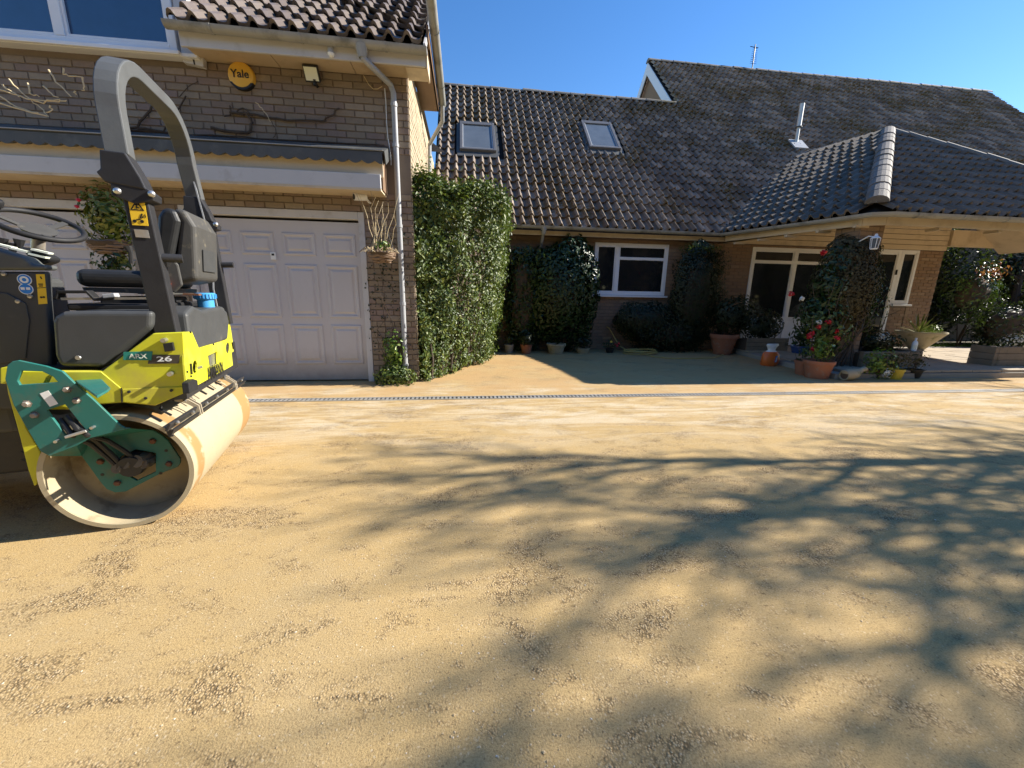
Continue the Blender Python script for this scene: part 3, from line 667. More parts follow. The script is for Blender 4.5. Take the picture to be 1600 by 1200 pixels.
# flue
fb = onroof(1243, 228); fl = MB()
fl.tube([fb-Vector((0, 0, .2)), fb+Vector((-.0, 0, .48))], .045, 14); fl.tube([fb+Vector((0, 0, .48)), fb+Vector((.0, 0, 1.08))], .06, 14)
fo = fl.build('flue', M['galv'], ho, smooth=True)
MB().lathe([(.045, 0), (.09, 0), (.09, .025), (.045, .025)], fb+Vector((0, 0, .47)), (0, 0, 1), 14).build('flue_collar', M['lead'], fo)
MB().obox(fb+up*(-.05)+nrm*.075, Vector((.21, 0, 0)), up*.22, nrm*.018).build('flue_flashing', M['pipe'], fo)
# eaves
m = MB(); m.box(-.6, 5.9, 8.70, 8.725, 2.50, 2.66); m.build('fascia', M['cream'], ho); m = MB(); m.box(-.6, 5.9, 8.726, 8.99, 2.505, 2.53); m.build('soffit', M['brown'], ho)
gu = gutter(ho, [(-.3, 8.62, 2.68), (5.75, 8.60, 2.66)], .065)
dq = hy(848, 370, 8.7); m = MB(); m.tube([(dq.x, 8.62, 2.64), (dq.x, 8.66, 2.5), (dq.x, 8.9, 2.3), (dq.x, 8.93, 2.2), (dq.x, 8.93, .02)], .036, 10); m.build('downpipe', M['gutter'], ho, smooth=True)
MB().lathe([(.036, 0), (.07, .1), (.07, .16), (.036, .0)], (dq.x, 8.62, 2.5), (0, 0, 1), 10).build('pipe_hopper', M['gutter'], ho)
window(ho, 2.93, 4.69, 1.28, 2.43, 8.97, mull=(3.47,), trans=((3.5, 4.63, 2.10),), fw=.065)
# recessed garden front under the porch: glazed screen, door, cladding
w2 = window(ho, 6.8, 9.1, .12, 2.45, 8.98, mull=(7.95,), trans=((6.86, 9.04, 2.12), (6.86, 9.04, .78)), fw=.075, sill=False, name='glazed_screen')
m = MB(); m.box(6.88, 7.9, 9.0, 9.01, .19, .74); m.box(8.0, 9.02, 9.0, 9.01, .19, .74); m.build('lower_panel', M['white'], w2)
w3 = window(ho, 10.0, 10.83, .12, 2.5, 8.975, fw=.09, sill=False, name='door')
MB().box(10.755, 10.775, 8.94, 8.972, 1.9, 2.02).build('door_latch', M['black'], w3)
w4 = window(ho, 10.833, 11.33, 1.18, 2.5, 8.975, fw=.07, name='side_light')
wall_slab('side_light_wall', M['mortar'], ho, 10.84, 11.33, 9.01, 9.2, 0, 1.13, [])
PB2 = Pieces('brick', BRK, ho); lay_bricks(PB2, (10.84, 9.01, 0), (1, 0, 0), (0, -1, 0), .49, 1.1); PB2.flush([M['brickw']], 0)
for i in range(5): MB().box(6.0, 12.04, 8.95+.006*(i % 2), 8.99, 2.51+i*.12, 2.51+i*.12+.108).build('cladding_board', M['cream'], ho)
# TV aerial
ab = Vector((10.5, MR, rz(MR)+.05)); ae = thing('tv_aerial', 'small dark television aerial on the ridge of the tall roof', 'aerial', ab)
m = MB(); m.tube([(0, 0, 0), (.0, 0, .8)], .018, 6); m.build('mast', M['black'], ae)
m = MB(); m.tube([(-.06, -.1, .15), (.08, .1, .74)], .012, 6); m.build('boom', M['black'], ae)
for i in range(9):
    t = i/8; c = Vector((-.06+.14*t, -.1+.2*t, .15+.59*t)); MB().tube([c-Vector((.13, 0, 0))*(1-.3*t), c+Vector((.13, 0, 0))*(1-.3*t)], .006, 5).build('element', M['black'], ae)
m = MB(); m.tube([(-.12, .1, .78), (.2, .1, .76)], .012, 5); m.build('reflector', M['black'], ae)
# ------------------------------------------------------------------ porch wing with hipped roof
po = thing('porch', 'hipped tiled porch on a brick pillar projecting from the house', 'porch')
Lp, Cp, Rp, Pp, Qp = map(Vector, ((5.75, 8.62, 2.66), (6.30, 5.75, 2.58), (13.1, 5.75, 2.58), (9.86, 9.12, 5.08), (9.47, 11.16, 5.21)))
R2 = Vector((14.0, 8.6, 2.66))
m = MB(); dz = Vector((0, 0, .03))
m.add([Lp-dz, Cp-dz, Pp-dz, Qp-dz], [(0, 1, 2), (0, 2, 3)]); m.add([Cp-dz, Rp-dz, Pp-dz], [(0, 1, 2)]); m.add([Rp-dz, R2-dz, Qp-dz, Pp-dz], [(0, 1, 2), (0, 2, 3)])
m.build('roof', M['deck'], po)
PT = Pieces('roof_tile', TILE, po)
def slope(P, o, e1, pts, seed, mi=0):
    e1 = Vector(e1).normalized(); n = e1.cross(Vector(pts[-1])-Vector(o)).normalized()
    if n.z < 0: n = -n
    e2 = n.cross(e1)
    if e2.z < 0: e2 = -e2
    poly = [((Vector(p)-Vector(o)).dot(e1), (Vector(p)-Vector(o)).dot(e2)) for p in pts]
    lay_tiles(P, Vector(o)-e2*.06+n*.01, e1, e2, poly, seed=seed, mi=mi)
slope(PT, Lp, Cp-Lp, [Lp, Cp, Pp, Qp], 21)
slope(PT, Cp, Rp-Cp, [Cp, Rp, Pp], 22)
slope(PT, R2, Rp-R2, [R2, Rp, Pp, Qp], 23)
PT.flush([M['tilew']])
ridge_tiles(po, Cp+Vector((.1, .1, .15)), Pp+Vector((0, 0, .05)), .15, .36, name='hip_tile')
ridge_tiles(po, Pp+Vector((.02, -.02, .03)), Rp+Vector((-.1, .1, .12)), .13, .36, name='hip_tile')
ridge_tiles(po, Pp, Qp, .11, .4)
m = MB(); m.tube([Lp+Vector((.05, .02, .06)), Vector((7.45, 9.85, 3.93)), Qp+Vector((0, 0, .05))], .05, 6); m.build('valley_mortar', M['ridge'], po)
ov = Vector((0, 0, -.01))
def off(p, d): return Vector(p)+Vector(d)
gutter(po, [off(Lp, (-.07, -.0, -.005)), off(Cp, (-.09, .28, 0)), off(Cp, (-.02, .03, 0)), off(Cp, (.22, -.07, 0)), off(Rp, (0, -.07, 0))], .065, brackets=.75)
m = MB(); fa = [Vector((5.82, 8.62, 2.50)), Vector((6.36, 5.98, 2.43)), Vector((6.62, 5.84, 2.43)), Vector((13.1, 5.84, 2.43))]
for a, b_ in zip(fa, fa[1:]): m.bar(a+Vector((0, 0, .07)), b_+Vector((0, 0, .07)), .025, .15)
m.build('fascia', M['cream'], po)
o_ = [(5.87, 8.94, 2.47), (6.39, 6.0, 2.445), (6.64, 5.87, 2.445), (13.1, 5.87, 2.445), (13.6, 8.94, 2.47)]; i_ = [(6.9, 8.94, 3.06), (7.15, 6.7, 3.06), (7.3, 6.6, 3.06), (12.4, 6.6, 3.06), (12.7, 8.94, 3.06)]
m = MB(); m.add(o_+i_, [(0, 1, 6, 5), (1, 2, 7, 6), (2, 3, 8, 7), (3, 4, 9, 8), (5, 6, 7, 8, 9)]); m.build('ceiling', M['cream'], po)
for i in range(5):
    c = Lp.lerp(Cp, .1+.2*i); MB().obox(Vector((c.x+.16, c.y, 2.425)), (.12, 0, 0), (0, .03, 0), (0, 0, .02)).build('rafter_end', M['cream'], po)
for i in range(5): MB().obox((7.7+i*1.15, 5.98, 2.415), (.035, 0, 0), (0, .10, 0), (0, 0, .022)).build('rafter_end', M['cream'], po)
m = MB(); m.box(12.055, 15.5, 8.9, 9.05, 2.62, 3.0); m.build('beam', M['cream'], po)
pl = MB().box(6.42, 6.86, 6.05, 6.49, .1, 2.62).build('pillar', M['mortar'], po)
PB = Pieces('brick', BRK, po)
lay_bricks(PB, (6.42, 6.05, .1), (1, 0, 0), (0, -1, 0), .44, 2.5); lay_bricks(PB, (6.42, 6.49, .1), (0, -1, 0), (-1, 0, 0), .44, 2.5); lay_bricks(PB, (6.86, 6.05, .1), (0, 1, 0), (1, 0, 0), .44, 2.3)
PB.flush([M['brickw']], 300)
MB().box(12.7, 13.0, 6.0, 6.3, .1, 2.44).build('pillar', M['brickw'], po)
# patio: raised slabs under and beside the porch
MB().prism([(5.95, 5.52, 0), (14.5, 5.52, 0), (16, 7.9, 0), (13.2, 8.99, 0), (6.3, 8.99, 0), (6.1, 7.2, 0)], (0, 0, .085)).build('patio_base', M['concrete'], kind='structure', label='raised concrete patio base beneath the porch')
r = random.Random(5); pm = []
pa = bpy.data.objects['patio_base']
for iy in range(6):
    for ix in range(15):
        x = 6.2+ix*.6+(.3 if iy % 2 else 0); y = 5.56+iy*.57
        if x < 6.1 or x+.59 > 14.4 or y+.55 > 8.95: continue
        z = .088+r.uniform(0, .006); MB().box(x, x+.585, y, y+.555, z, z+.035).build('paving_slab', M['flag'], pa)
# lawn beyond the patio
MB().add([(10.5, 9.3, .004), (13.3, 8.2, .004), (22, 8, .004), (40, 30, .004), (12.06, 30, .004), (12.06, 9.3, .004)], [(0, 1, 2, 3, 4, 5)]).build('lawn', M['earth'], kind='structure', label='lawn beside the porch')
# ------------------------------------------------------------------ ride-on tandem roller
RO = Vector((-1.782, 2.085, 0)); RYAW = .25
ru = Vector((math.cos(RYAW), math.sin(RYAW), 0)); ra = Vector((-math.sin(RYAW), math.cos(RYAW), 0))
rl = thing('road_roller', 'yellow and teal ride-on road roller with black roll hoop', 'roller', RO, RYAW)
def loc(p): q = p-RO; return Vector((q.dot(ru), q.dot(ra), q.z))
def pv(px, py, v): return loc(hit(px, py, RO+ra*v, ra))            # onto a plane parallel to the machine's side
def pu(px, py, u): return loc(hit(px, py, RO+ru*u, ru))
def pzz(px, py, z): return loc(hz(px, py, z))
def rp(px, py, dv=0):                                                # onto the slightly splayed tail plate
    p0 = RO+ru*(.352+dv); n = (ru+ra*.05).normalized(); return loc(hit(px, py, p0, n))
RD, RW = .312, 1.22
def drum(u0, nm):
    m = MB(); m.lathe([(RD, 0), (RD, RW), (RD-.022, RW), (RD-.022, .0)], (u0, 0, RD), (0, 1, 0), 72, close=True)
    d = m.build(nm, M['drum'], rl, smooth=True)
    for v in (.20, 1.0): MB().lathe([(.0001, v), (RD-.021, v), (RD-.021, v+.02), (.0001, v+.02)], (u0, 0, RD), (0, 1, 0), 48).build('drum_web', M['drumin'], d, smooth=True)
    MB().lathe([(RD-.0225, .004), (RD-.0225, .199)], (u0, 0, RD), (0, 1, 0), 64).build('drum_lining', M['drumin'], d, smooth=True)
    return d
drum(0, 'rear_drum'); drum(-1.68, 'front_drum')
# --- yellow rear frame
V0 = .012
side = [(30, 580), (82, 580), (159.5, 580), (200, 550), (239, 521), (286, 519), (291.5, 612), (283, 616), (242, 634), (190, 629), (157, 632), (110, 640), (40, 640), (18, 600)]
fr = MB().prism([pv(*p, V0) for p in side], (0, .03, 0)).build('rear_frame', M['yellow'], rl, bevel=.004)
MB().prism([pv(*p, V0-.006) for p in ((191, 608), (291, 604), (291, 612), (284, 616), (243, 633), (192, 628))], (0, .005, 0)).build('side_skirt', M['yellow'], fr, bevel=.003)
MB().prism([pv(*p, V0-.006) for p in ((84, 581), (158, 581), (188, 606), (190, 628), (158, 631), (112, 638), (60, 630))], (0, .005, 0)).build('side_skirt', M['yellow'], fr, bevel=.003)
MB().box(-.30, .30, .10, 1.10, .66, .86).build('frame_core', M['rops'], fr)
far = [pv(*p, V0) for p in side]
MB().prism([Vector((p.x-.075, 1.05, p.z)) for p in far], (0, -.03, 0)).build('far_side_plate', M['yellow'], fr, bevel=.004)
# tail plate with notch, lamp openings and holes
tp = [(286.5, 519), (300, 518), (311, 544), (346, 533), (352, 498), (356, 492), (361, 515), (366, 549), (362, 551), (364, 571), (293, 611), (289, 570)]
def ell(c, rx, ry, f, n=14, tilt=0):
    return [f(c[0]+math.cos(2*math.pi*i/n)*rx+tilt*math.sin(2*math.pi*i/n)*ry, c[1]+math.sin(2*math.pi*i/n)*ry) for i in range(n)]
h1 = ell((305, 574), 3.6, 11, rp); h2 = ell((356, 544), 2.9, 9, rp); h3 = [rp(*p) for p in ((325, 556), (340, 549), (341, 568), (328, 575))]
tpo = MB().plate([rp(*p) for p in tp], [h1, h2, h3], (-.012, 0, 0)).build('tail_plate', M['yellow'], fr, bevel=.002)
MB().prism([rp(p[0]+(.5 if p[0] < 330 else -.5), p[1], -.016) for p in ((325, 556), (340, 549), (341, 568), (328, 575))], (-.02, 0, 0)).build('rear_lamp', M['steel'], tpo)
MB().prism([rp(*p, -.03) for p in ((298, 560), (312, 555), (312, 588), (298, 592))], (-.01, 0, 0)).build('hole_backing', M['black'], tpo)
MB().prism([rp(*p, -.03) for p in ((350, 532), (362, 528), (362, 556), (350, 560))], (-.01, 0, 0)).build('hole_backing', M['black'], tpo)
for a, b_ in (((297, 568), (298.5, 585)), ((362, 535), (364, 545))):
    p, q = rp(*a, .002), rp(*b_, .002); MB().bar(p, q, .008, .014, (1, 0, 0)).build('slot', M['fblk'], tpo)
p, q = rp(309, 575, .01), rp(316, 573, .03); MB().tube([p, q], .008, 8).build('tie_eye', M['steel'], tpo)
a, b_ = rp(325, 586, .004), rp(349, 574.5, .004); xd = (b_-a).normalized(); up_ = Vector((0, 0, 1)); zd = xd.cross(up_).normalized(); yd = zd.cross(xd)
mt = Matrix((xd, yd, zd)).transposed().to_4x4(); mt.translation = (a+b_)/2
tx = text('maker_lettering', 'AMMANN', .115, M['fblk'], tpo, mt, .0006)
w_ = max(v.co.x for v in tx.data.vertices)-min(v.co.x for v in tx.data.vertices); tx.matrix_local = mt @ Matrix.Diagonal(((b_-a).length/w_, 1, 1, 1))
for px, py in ((292, 581), (298, 588), (333, 538), (293, 594), (297, 519)): MB().disc(rp(px, py, .001), (1, .05, 0), .006, 8, .005).build('rivet', M['rops'], tpo)
# side badges and bolts
def sidetext(s, a, b_, size, mat, v):
    a, b_ = pv(*a, v), pv(*b_, v); xd = (b_-a).normalized(); yd = Vector((0, 0, 1)); yd = (yd-xd*yd.dot(xd)).normalized(); zd = xd.cross(yd)
    mt = Matrix((xd, yd, zd)).transposed().to_4x4(); mt.translation = (a+b_)/2
    t = text('badge_lettering', s, size, mat, fr, mt, .0008); w_ = max(v_.co.x for v_ in t.data.vertices)-min(v_.co.x for v_ in t.data.vertices)
    t.matrix_local = mt @ Matrix.Diagonal(((b_-a).length/w_, 1, 1, 1))
MB().prism([pv(*p, V0-.004) for p in ((193, 550), (238, 549), (236.5, 563), (192.5, 562.5))], (0, .003, 0)).build('badge', M['fteal'], fr)
MB().prism([pv(*p, V0-.0045) for p in ((238, 554.5), (281, 554.5), (279, 568), (231, 568.5), (232, 563.2), (237, 563.2))], (0, .003, 0)).build('badge', M['fbrn'], fr)
sidetext('ARX', (201, 557), (230, 557), .033, M['fpale'], V0-.006); sidetext('26', (245, 561.5), (268, 561), .036, M['fwht'], V0-.0065)
for px, py in ((259, 531), (269, 583)):
    c = pv(px, py, V0); MB().tube([c, c-Vector((0, .035, 0))], .011, 10).build('side_bolt', M['steel'], fr)
MB().prism([pv(*p, V0-.02) for p in ((254, 537), (269, 535), (272, 548), (257, 550))], (0, .018, 0)).build('side_latch', M['black'], fr, bevel=.002)
for px, py in ((202, 612), (268, 610), (228, 640-18)): MB().disc(pv(px, py, V0-.007), (0, -1, 0), .007, 8, .006).build('rivet', M['rops'], fr)
MB().bar(pv(189.5, 606, V0-.008), pv(190.5, 629, V0-.008), .003, .006, (0, 1, 0)).build('panel_gap', M['fblk'], fr)
# front edge of the rear frame: vertical yellow bracket behind the teal arm
MB().prism([pv(*p, .06) for p in ((8, 590), (24, 612), (40, 668), (63, 706), (62, 728), (57, 757), (53, 760), (44, 735), (30, 680), (12, 615))], (0, .05, 0)).build('frame_bracket', M['yellow'], fr, bevel=.004)
MB().prism([pv(*p, .05) for p in ((0, 575), (14, 572), (16, 592), (8, 600), (0, 600))], (0, .05, 0)).build('frame_ear', M['yellow'], fr, bevel=.004)
for k in range(5):
    a = pv(-20, 640+k*14, .3); b_ = pv(52, 672+k*12, .25); MB().tube([a, (a+b_)/2-Vector((0, 0, .02)), b_], .013, 8).build('hydraulic_hose', M['hose'], rl, smooth=True)
MB().box(-.75, -.33, .25, 1.0, .28, .80).build('articulation_joint', M['rops'], rl, bevel=.02)
# --- teal drum arm
dull = simple('dull_zinc', (.30, .26, .22), .6, .3, 30, metal=.4)
sc = .1875
def T(x, y): return (x*sc, 550+y*sc)
VA = -.045
def TA(pts, v): return [pv(*T(*p), v) for p in pts]
outer = [(60, 110), (100, 78), (150, 70), (380, 118), (520, 163), (640, 280), (780, 400), (1000, 612), (1040, 634), (1085, 636), (740, 722), (640, 782), (410, 868), (335, 828), (200, 600), (110, 440), (40, 225)]
slot = [(180, 158), (350, 163), (440, 205), (482, 252), (165, 275), (145, 240)]
hoseh = [(388, 486), (540, 436), (715, 650), (560, 716)]
arm = MB().plate(TA(outer, VA), [TA(slot, VA), TA(hoseh, VA)], (0, .014, 0)).build('drum_arm', M['teal'], rl, bevel=.0025)
MB().prism(TA([(395, 470), (545, 425), (725, 660), (560, 730)], VA+.06), (0, .004, 0)).build('arm_backing', M['rops'], arm)
low = [(700, 722), (900, 690), (1085, 660), (1270, 650), (1340, 690), (1400, 742), (1500, 890), (1503, 925), (1480, 960), (1340, 1012), (1045, 1165), (960, 1172), (890, 1145), (840, 1090), (680, 868)]
VL = .10
hexh = [(1130, 812), (1297, 842), (1297, 998), (1140, 1072), (942, 962), (1010, 872)]
MB().plate(TA(low, VL), [TA(hexh, VL)], (0, .016, 0)).build('drum_plate', M['teal'], arm, bevel=.0025)
# folded web between arm and inner plate
e0 = TA([(1085, 636), (740, 722), (640, 782), (410, 868)], VA+.014); e1 = TA([(1270, 652), (950, 700), (760, 730), (680, 866)], VL)
m = MB()
for i in range(3): m.add([e0[i], e0[i+1], e1[i+1], e1[i]], [(0, 1, 2, 3)])
m.build('fold', M['teal'], arm)
for p in ((560, 312), (640, 405), (225, 432), (290, 525)):
    c = pv(*T(*p), VA); MB().lathe([(.0001, .016), (.010, .016), (.013, .011), (.013, 0), (.019, 0), (.019, -.004)], c, (0, -1, 0), 6).build('arm_bolt', dull, arm)
for p in ((785, 622), (488, 735)):
    c = pv(*T(*p), VA); MB().tube([c, c-Vector((0, .025, 0))], .007, 8).build('arm_stud', M['steel'], arm)
rust = simple('rusty_bolt', (.16, .075, .045), .8, .3, 20)
for p in ((1275, 742), (1410, 930), (840, 912), (980, 1090)):
    MB().lathe([(.0001, .014), (.012, .014), (.016, .008), (.016, 0)], pv(*T(*p), VL), (0, -1, 0), 6).build('plate_bolt', rust, arm)
for p in ((1385, 822), (1340, 1010), (853, 1022)): MB().disc(pv(*T(*p), VL), (0, -1, 0), .008, 10, .0015).build('bolt_hole', M['fblk'], arm)
MB().prism(TA([(330, 347), (400, 320), (485, 432), (415, 457)], VA-.0015), (0, .001, 0)).build('arm_sticker', M['fwht'], arm)
# motor and hoses in the drum
greasy = simple('greasy_casting', (.12, .10, .075), .6, .4, 30, dirt=(.05, .04, .03), dsc=25)
m = MB(); c = pv(*T(1120, 930), VL); m.lathe([(.0001, -.05), (.055, -.05), (.06, -.03), (.06, .08)], c, (0, 1, 0), 14); m.build('drum_motor', M['rops'], rl, smooth=True)
for p, r_ in (((1010, 965), .026), ((1085, 930), .024), ((1180, 905), .034), ((1230, 925), .026)):
    q = pv(*T(*p), VL-.02); MB().tube([q+Vector((0, .06, 0)), q, q-Vector((.01, .028, -.008))], r_, 8).build('motor_fitting', greasy, rl, smooth=True, bevel=.004)
for k, (a, b_, c_) in enumerate((((560, 530), (640, 640), (1005, 930)), ((500, 560), (600, 690), (960, 940)), ((600, 560), (720, 690), (1100, 870)))):
    A, B, D = pv(*T(*a), VA+.03), pv(*T(*b_), VA-.005), pv(*T(*c_), VL-.03); M1 = pv(*T((b_[0]+c_[0])/2-20, (b_[1]+c_[1])/2-45), VL-.06)
    pts = [A, A.lerp(B, .6), B, B.lerp(M1, .55), M1, M1.lerp(D, .6)-Vector((0, 0, -.004)), D]; MB().tube(pts, .012, 8).build('hydraulic_hose', M['hose'], rl, smooth=True)
MB().bar(pv(*T(550, 708), VA-.016), pv(*T(728, 655), VA-.016), .012, .022, (0, 1, 0)).build('hose_clamp', M['galv'], arm, bevel=.002)
# step tread (horizontal, catches the sun)
zt = .80; st = [pzz(*T(*p), zt) for p in ((640, 262), (622, 232), (740, 203), (810, 200), (922, 312), (910, 330), (812, 388))]
MB().prism(st, (0, 0, .010)).build('step_tread', M['teal'], arm, bevel=.003)
# --- grey covers, tank
cov = [(80, 503), (84, 494), (97, 487), (150, 486), (238, 486.5), (237, 512), (160, 574), (92, 573), (84, 556)]
cv = MB().prism([pv(*p, .035) for p in cov], (0, .28, 0)).build('side_cover', M['grey'], rl, bevel=.022, seg=4)
MB().lathe([(.0001, .004), (.010, .004), (.012, 0)], pv(122, 559, .033), (0, -1, 0), 10).build('cover_screw', M['steel'], cv)
MB().box(-.22, .30, .33, 1.0, .84, 1.13).build('engine_cover', M['grey'], rl, bevel=.03, seg=3)
MB().box(-.12, .14, .40, .82, 1.13, 1.20).build('seat_base', M['black'], rl, bevel=.01)
tk = [(.205, 1.0), (.215, 1.12), (.33, 1.155), (.46, 1.125), (.80, 1.135), (.93, 1.10), (.95, 1.02), (.86, .90), (.30, .90)]
wt = MB().prism([(.10, v, z) for v, z in tk], (.225, 0, 0)).build('water_tank', M['grey'], rl, bevel=.02, seg=3)
m = MB(); cc = pv(327, 466, .80); cc = Vector((.262, .74, 1.16))
m.lathe([(.0001, .065), (.052, .065), (.06, .058), (.06, .027), (.056, .025), (.046, .02), (.046, -.05)], cc, (0, 0, 1), 24); cap = m.build('tank_cap', M['capblue'], wt, smooth=True)
for i in range(22):
    a = 2*math.pi*i/22; MB().obox(cc+Vector((math.cos(a)*.061, math.sin(a)*.061, .044)), (math.cos(a)*.003, math.sin(a)*.003, 0), (-math.sin(a)*.003, math.cos(a)*.003, 0), (0, 0, .013)).build('grip_rib', M['capblue'], cap)
# --- scraper bar over the drum
ba, bb = pu(262, 668, .275), pu(379, 592, .275); sb = MB().bar(ba, bb, .012, .042, (.5, 0, 1)).build('scraper_bar', M['rops'], rl, bevel=.002)
MB().bar(ba+Vector((.012, 0, -.028)), bb+Vector((.012, 0, -.028)), .008, .03, (.5, 0, 1)).build('scraper_blade', M['rubber'], sb)
for t in (.05, .2, .36, .5, .66, .8, .93):
    c = ba.lerp(bb, t)+Vector((.012, 0, .004)); MB().lathe([(.0001, .012), (.008, .012), (.010, .006), (.010, 0)], c, (.9, -.2, .35), 6).build('scraper_bolt', M['steel'], sb)
tan = simple('scraper_bracket_paint', (.42, .36, .26), .6, .2, 14)
for t in (.27, .80):
    c = ba.lerp(bb, t)
    for d in (-.016, .016):
        MB().sweep([c+Vector((.015, d, -.035)), c+Vector((.012, d, .02)), c+Vector((-.03, d, .055)), c+Vector((-.08, d*1.6, .075))], None, .004, .012, (0, 1, 0)).build('scraper_bracket', tan, sb)
    MB().tube([c+Vector((-.03, -.05, .06)), c+Vector((-.045, 0, .085)), c+Vector((-.03, .05, .06))], .008, 8).build('spring_rod', M['steel'], sb)
for t, L in ((.02, .05), (.10, .045), (.34, .05), (.48, .05), (.58, .04), (.70, .05), (.9, .05)):
    c = ba.lerp(bb, t)+Vector((-.03, 0, .03)); MB().tube([c, c+Vector((-.05, .02, .03)), c+Vector((-.06, .06, .035))], .006, 6).build('scraper_spring', M['rops'], sb)
MB().prism([rp(*p, .03) for p in ((295, 598), (303, 592), (309, 594), (310, 608), (297, 615))], (-.03, 0, 0)).build('bump_stop', M['rubber'], rl, bevel=.004)
MB().bar(pv(262, 668, -.02), pv(268, 682, -.02), .02, .012, (0, 1, 0)).build('scraper_end', M['rops'], sb)
# --- roll-over hoop
pn = .10; pf = 1.04; uw = .265
for v, lean in ((pn, 0), (pf, -.01)):
    m = MB(); m.sweep([(uw+.004, v, 1.0), (uw-.022, v, 1.70)], None, .048, .032, (1, 0, 0)); lp = m.build('roll_hoop_post', M['rops'], rl, bevel=.006)
    s = 1 if v == pn else -1
    m = MB(); m.prism([(uw-.095, v-.045, 1.735), (uw+.01, v-.045, 1.735), (uw+.06, v-.045, 1.69), (uw+.055, v-.045, 1.66), (uw-.02, v-.045, 1.64), (uw-.10, v-.045, 1.67)], (0, .09, 0)); hb = m.build('hinge_bracket', M['rops'], lp, bevel=.004)
    m = MB(); m.prism([(uw-.115, v-.048, 1.725), (uw+.035, v-.048, 1.705), (uw+.02, v-.048, 1.76), (uw-.02, v-.048, 1.86), (uw-.112, v-.048, 1.862), (uw-.122, v-.048, 1.78), (uw-.14, v-.048, 1.765)], (0, .096, 0)); m.build('hinge_sleeve', M['rops'], lp, bevel=.006)
    for du in (-.075, .052):
        k_ = .047 if v == pn else .06
        MB().lathe([(.0001, .012), (.010, .010), (.015, .004), (.016, 0)], (uw+du, v-k_, 1.69), (0, -1, 0), 10).build('hinge_pin', M['steel'], lp, smooth=True)
pts = []
zt_, rr = 2.325, .27
pts.append(Vector((uw-.058, pn, 1.85)))
for i in range(9):
    a = math.pi-i/8*math.pi/2; pts.append(Vector((uw-.07+.0*i, pn+.03+rr+math.cos(a)*rr, zt_-rr+math.sin(a)*rr)))
for i in range(9):
    a = math.pi/2-i/8*math.pi/2; pts.append(Vector((uw-.07, pf-.03-rr+math.cos(a)*rr, zt_-rr+math.sin(a)*rr)))
pts.append(Vector((uw-.058, pf, 1.85)))
hoop = MB().sweep(pts, None, .045, .034, (1, 0, 0)).build('roll_hoop', M['ropsg'], rl, bevel=.006)
MB().sweep([(uw-.045, pf-.045, 2.0), (uw-.01, pf-.05, 1.7), (uw+.0, pf-.045, 1.45), (uw-.02, pf-.05, 1.25), (uw-.01, pf-.045, 1.05)], None, .004, .004, (1, 0, 0)).build('wiring_loom', M['pipe'], hoop)
for v, px, py in ((pn, 0, 0),):
    MB().tube([(uw+.03, v, 1.40), (uw+.11, v+.02, 1.40)], .022, 10).build('hoop_lug', M['rops'], rl, smooth=True)
MB().tube([(uw+.02, pf, 1.42), (uw+.11, pf+.0, 1.425)], .02, 10).build('hoop_lug', M['rops'], rl, smooth=True)
# warning stickers on the near post
vs_ = pn-.034
def postpt(px, py, d=0): return pv(px, py, vs_-.002-d)
wq = MB().prism([postpt(*p) for p in ((199, 308), (225, 310), (232, 353), (206.5, 351.5))], (0, .0015, 0)).build('warning_sticker', M['fyel'], rl)
tri = [(212.5, 311.5), (203.5, 328), (225.5, 329.5)]; tin = [(212.7, 315), (206.5, 326.6), (221.8, 327.7)]
MB().plate([postpt(*p, .001) for p in tri], [[postpt(*p, .001) for p in tin]], (0, .0008, 0)).build('warning_triangle', M['fblk'], wq)
for a, b_, wd in (((210, 319.5), (216.5, 320), .006), ((213, 320), (213, 326), .005), ((213, 323), (217.5, 325.5), .005)): MB().bar(postpt(*a, .001), postpt(*b_, .001), .001, wd, (0, 0, 1)).build('pictogram', M['fblk'], wq)
for c in ((210.5, 345.5), (222, 346)): MB().disc(postpt(*c, .001), (0, -1, 0), .0075, 12, .001).build('pictogram', M['fblk'], wq)
for a, b_, wd in (((213, 343), (220, 342.5), .004), ((219, 341), (222, 334), .005), ((222, 341), (223.5, 338), .004), ((226, 335), (228, 340), .003)): MB().bar(postpt(*a, .001), postpt(*b_, .001), .001, wd, (0, 0, 1)).build('pictogram', M['fblk'], wq)
MB().prism([postpt(*p) for p in ((209, 358), (231, 359.5), (234, 372), (212, 370.5))], (0, .0015, 0)).build('type_plate', M['galv'], rl)
# --- seat
se = MB(); m = MB().box(-.20, .19, .38, .84, 1.25, 1.345).build('seat_cushion', M['vinyl'], rl, bevel=.04, seg=4)
MB().prism([(-.175, .40, 1.225), (.2, .40, 1.215), (.2, .40, 1.248), (-.18, .40, 1.248)], (0, .42, 0)).build('seat_pan', M['shell'], m)
bk = [(.03, 1.28), (.09, 1.26), (.20, 1.62), (.185, 1.685), (.13, 1.69), (.10, 1.64)]
bo = MB().prism([(u+.10, .40, z) for u, z in bk], (0, .42, 0)).build('seat_back', M['vinyl'], rl, bevel=.03, seg=4)
sh = [(.11, 1.27), (.235, 1.30), (.265, 1.60), (.225, 1.69), (.165, 1.69), (.19, 1.62)]
sh_ = MB().prism([(u+.10, .42, z) for u, z in sh], (0, .38, 0)).build('seat_shell', M['shell'], bo, bevel=.025, seg=4)
MB().prism([(.345, .50, 1.355), (.345, .72, 1.355), (.357, .72, 1.48), (.357, .50, 1.48)], (.004, 0, 0)).build('document_pocket', M['grey'], sh_)
MB().prism([(.17, .385, 1.27), (.23, .385, 1.225), (.275, .385, 1.27), (.27, .385, 1.38), (.235, .385, 1.44), (.18, .385, 1.42)], (0, -.02, 0)).build('recliner_cover', M['shell'], bo, bevel=.008)
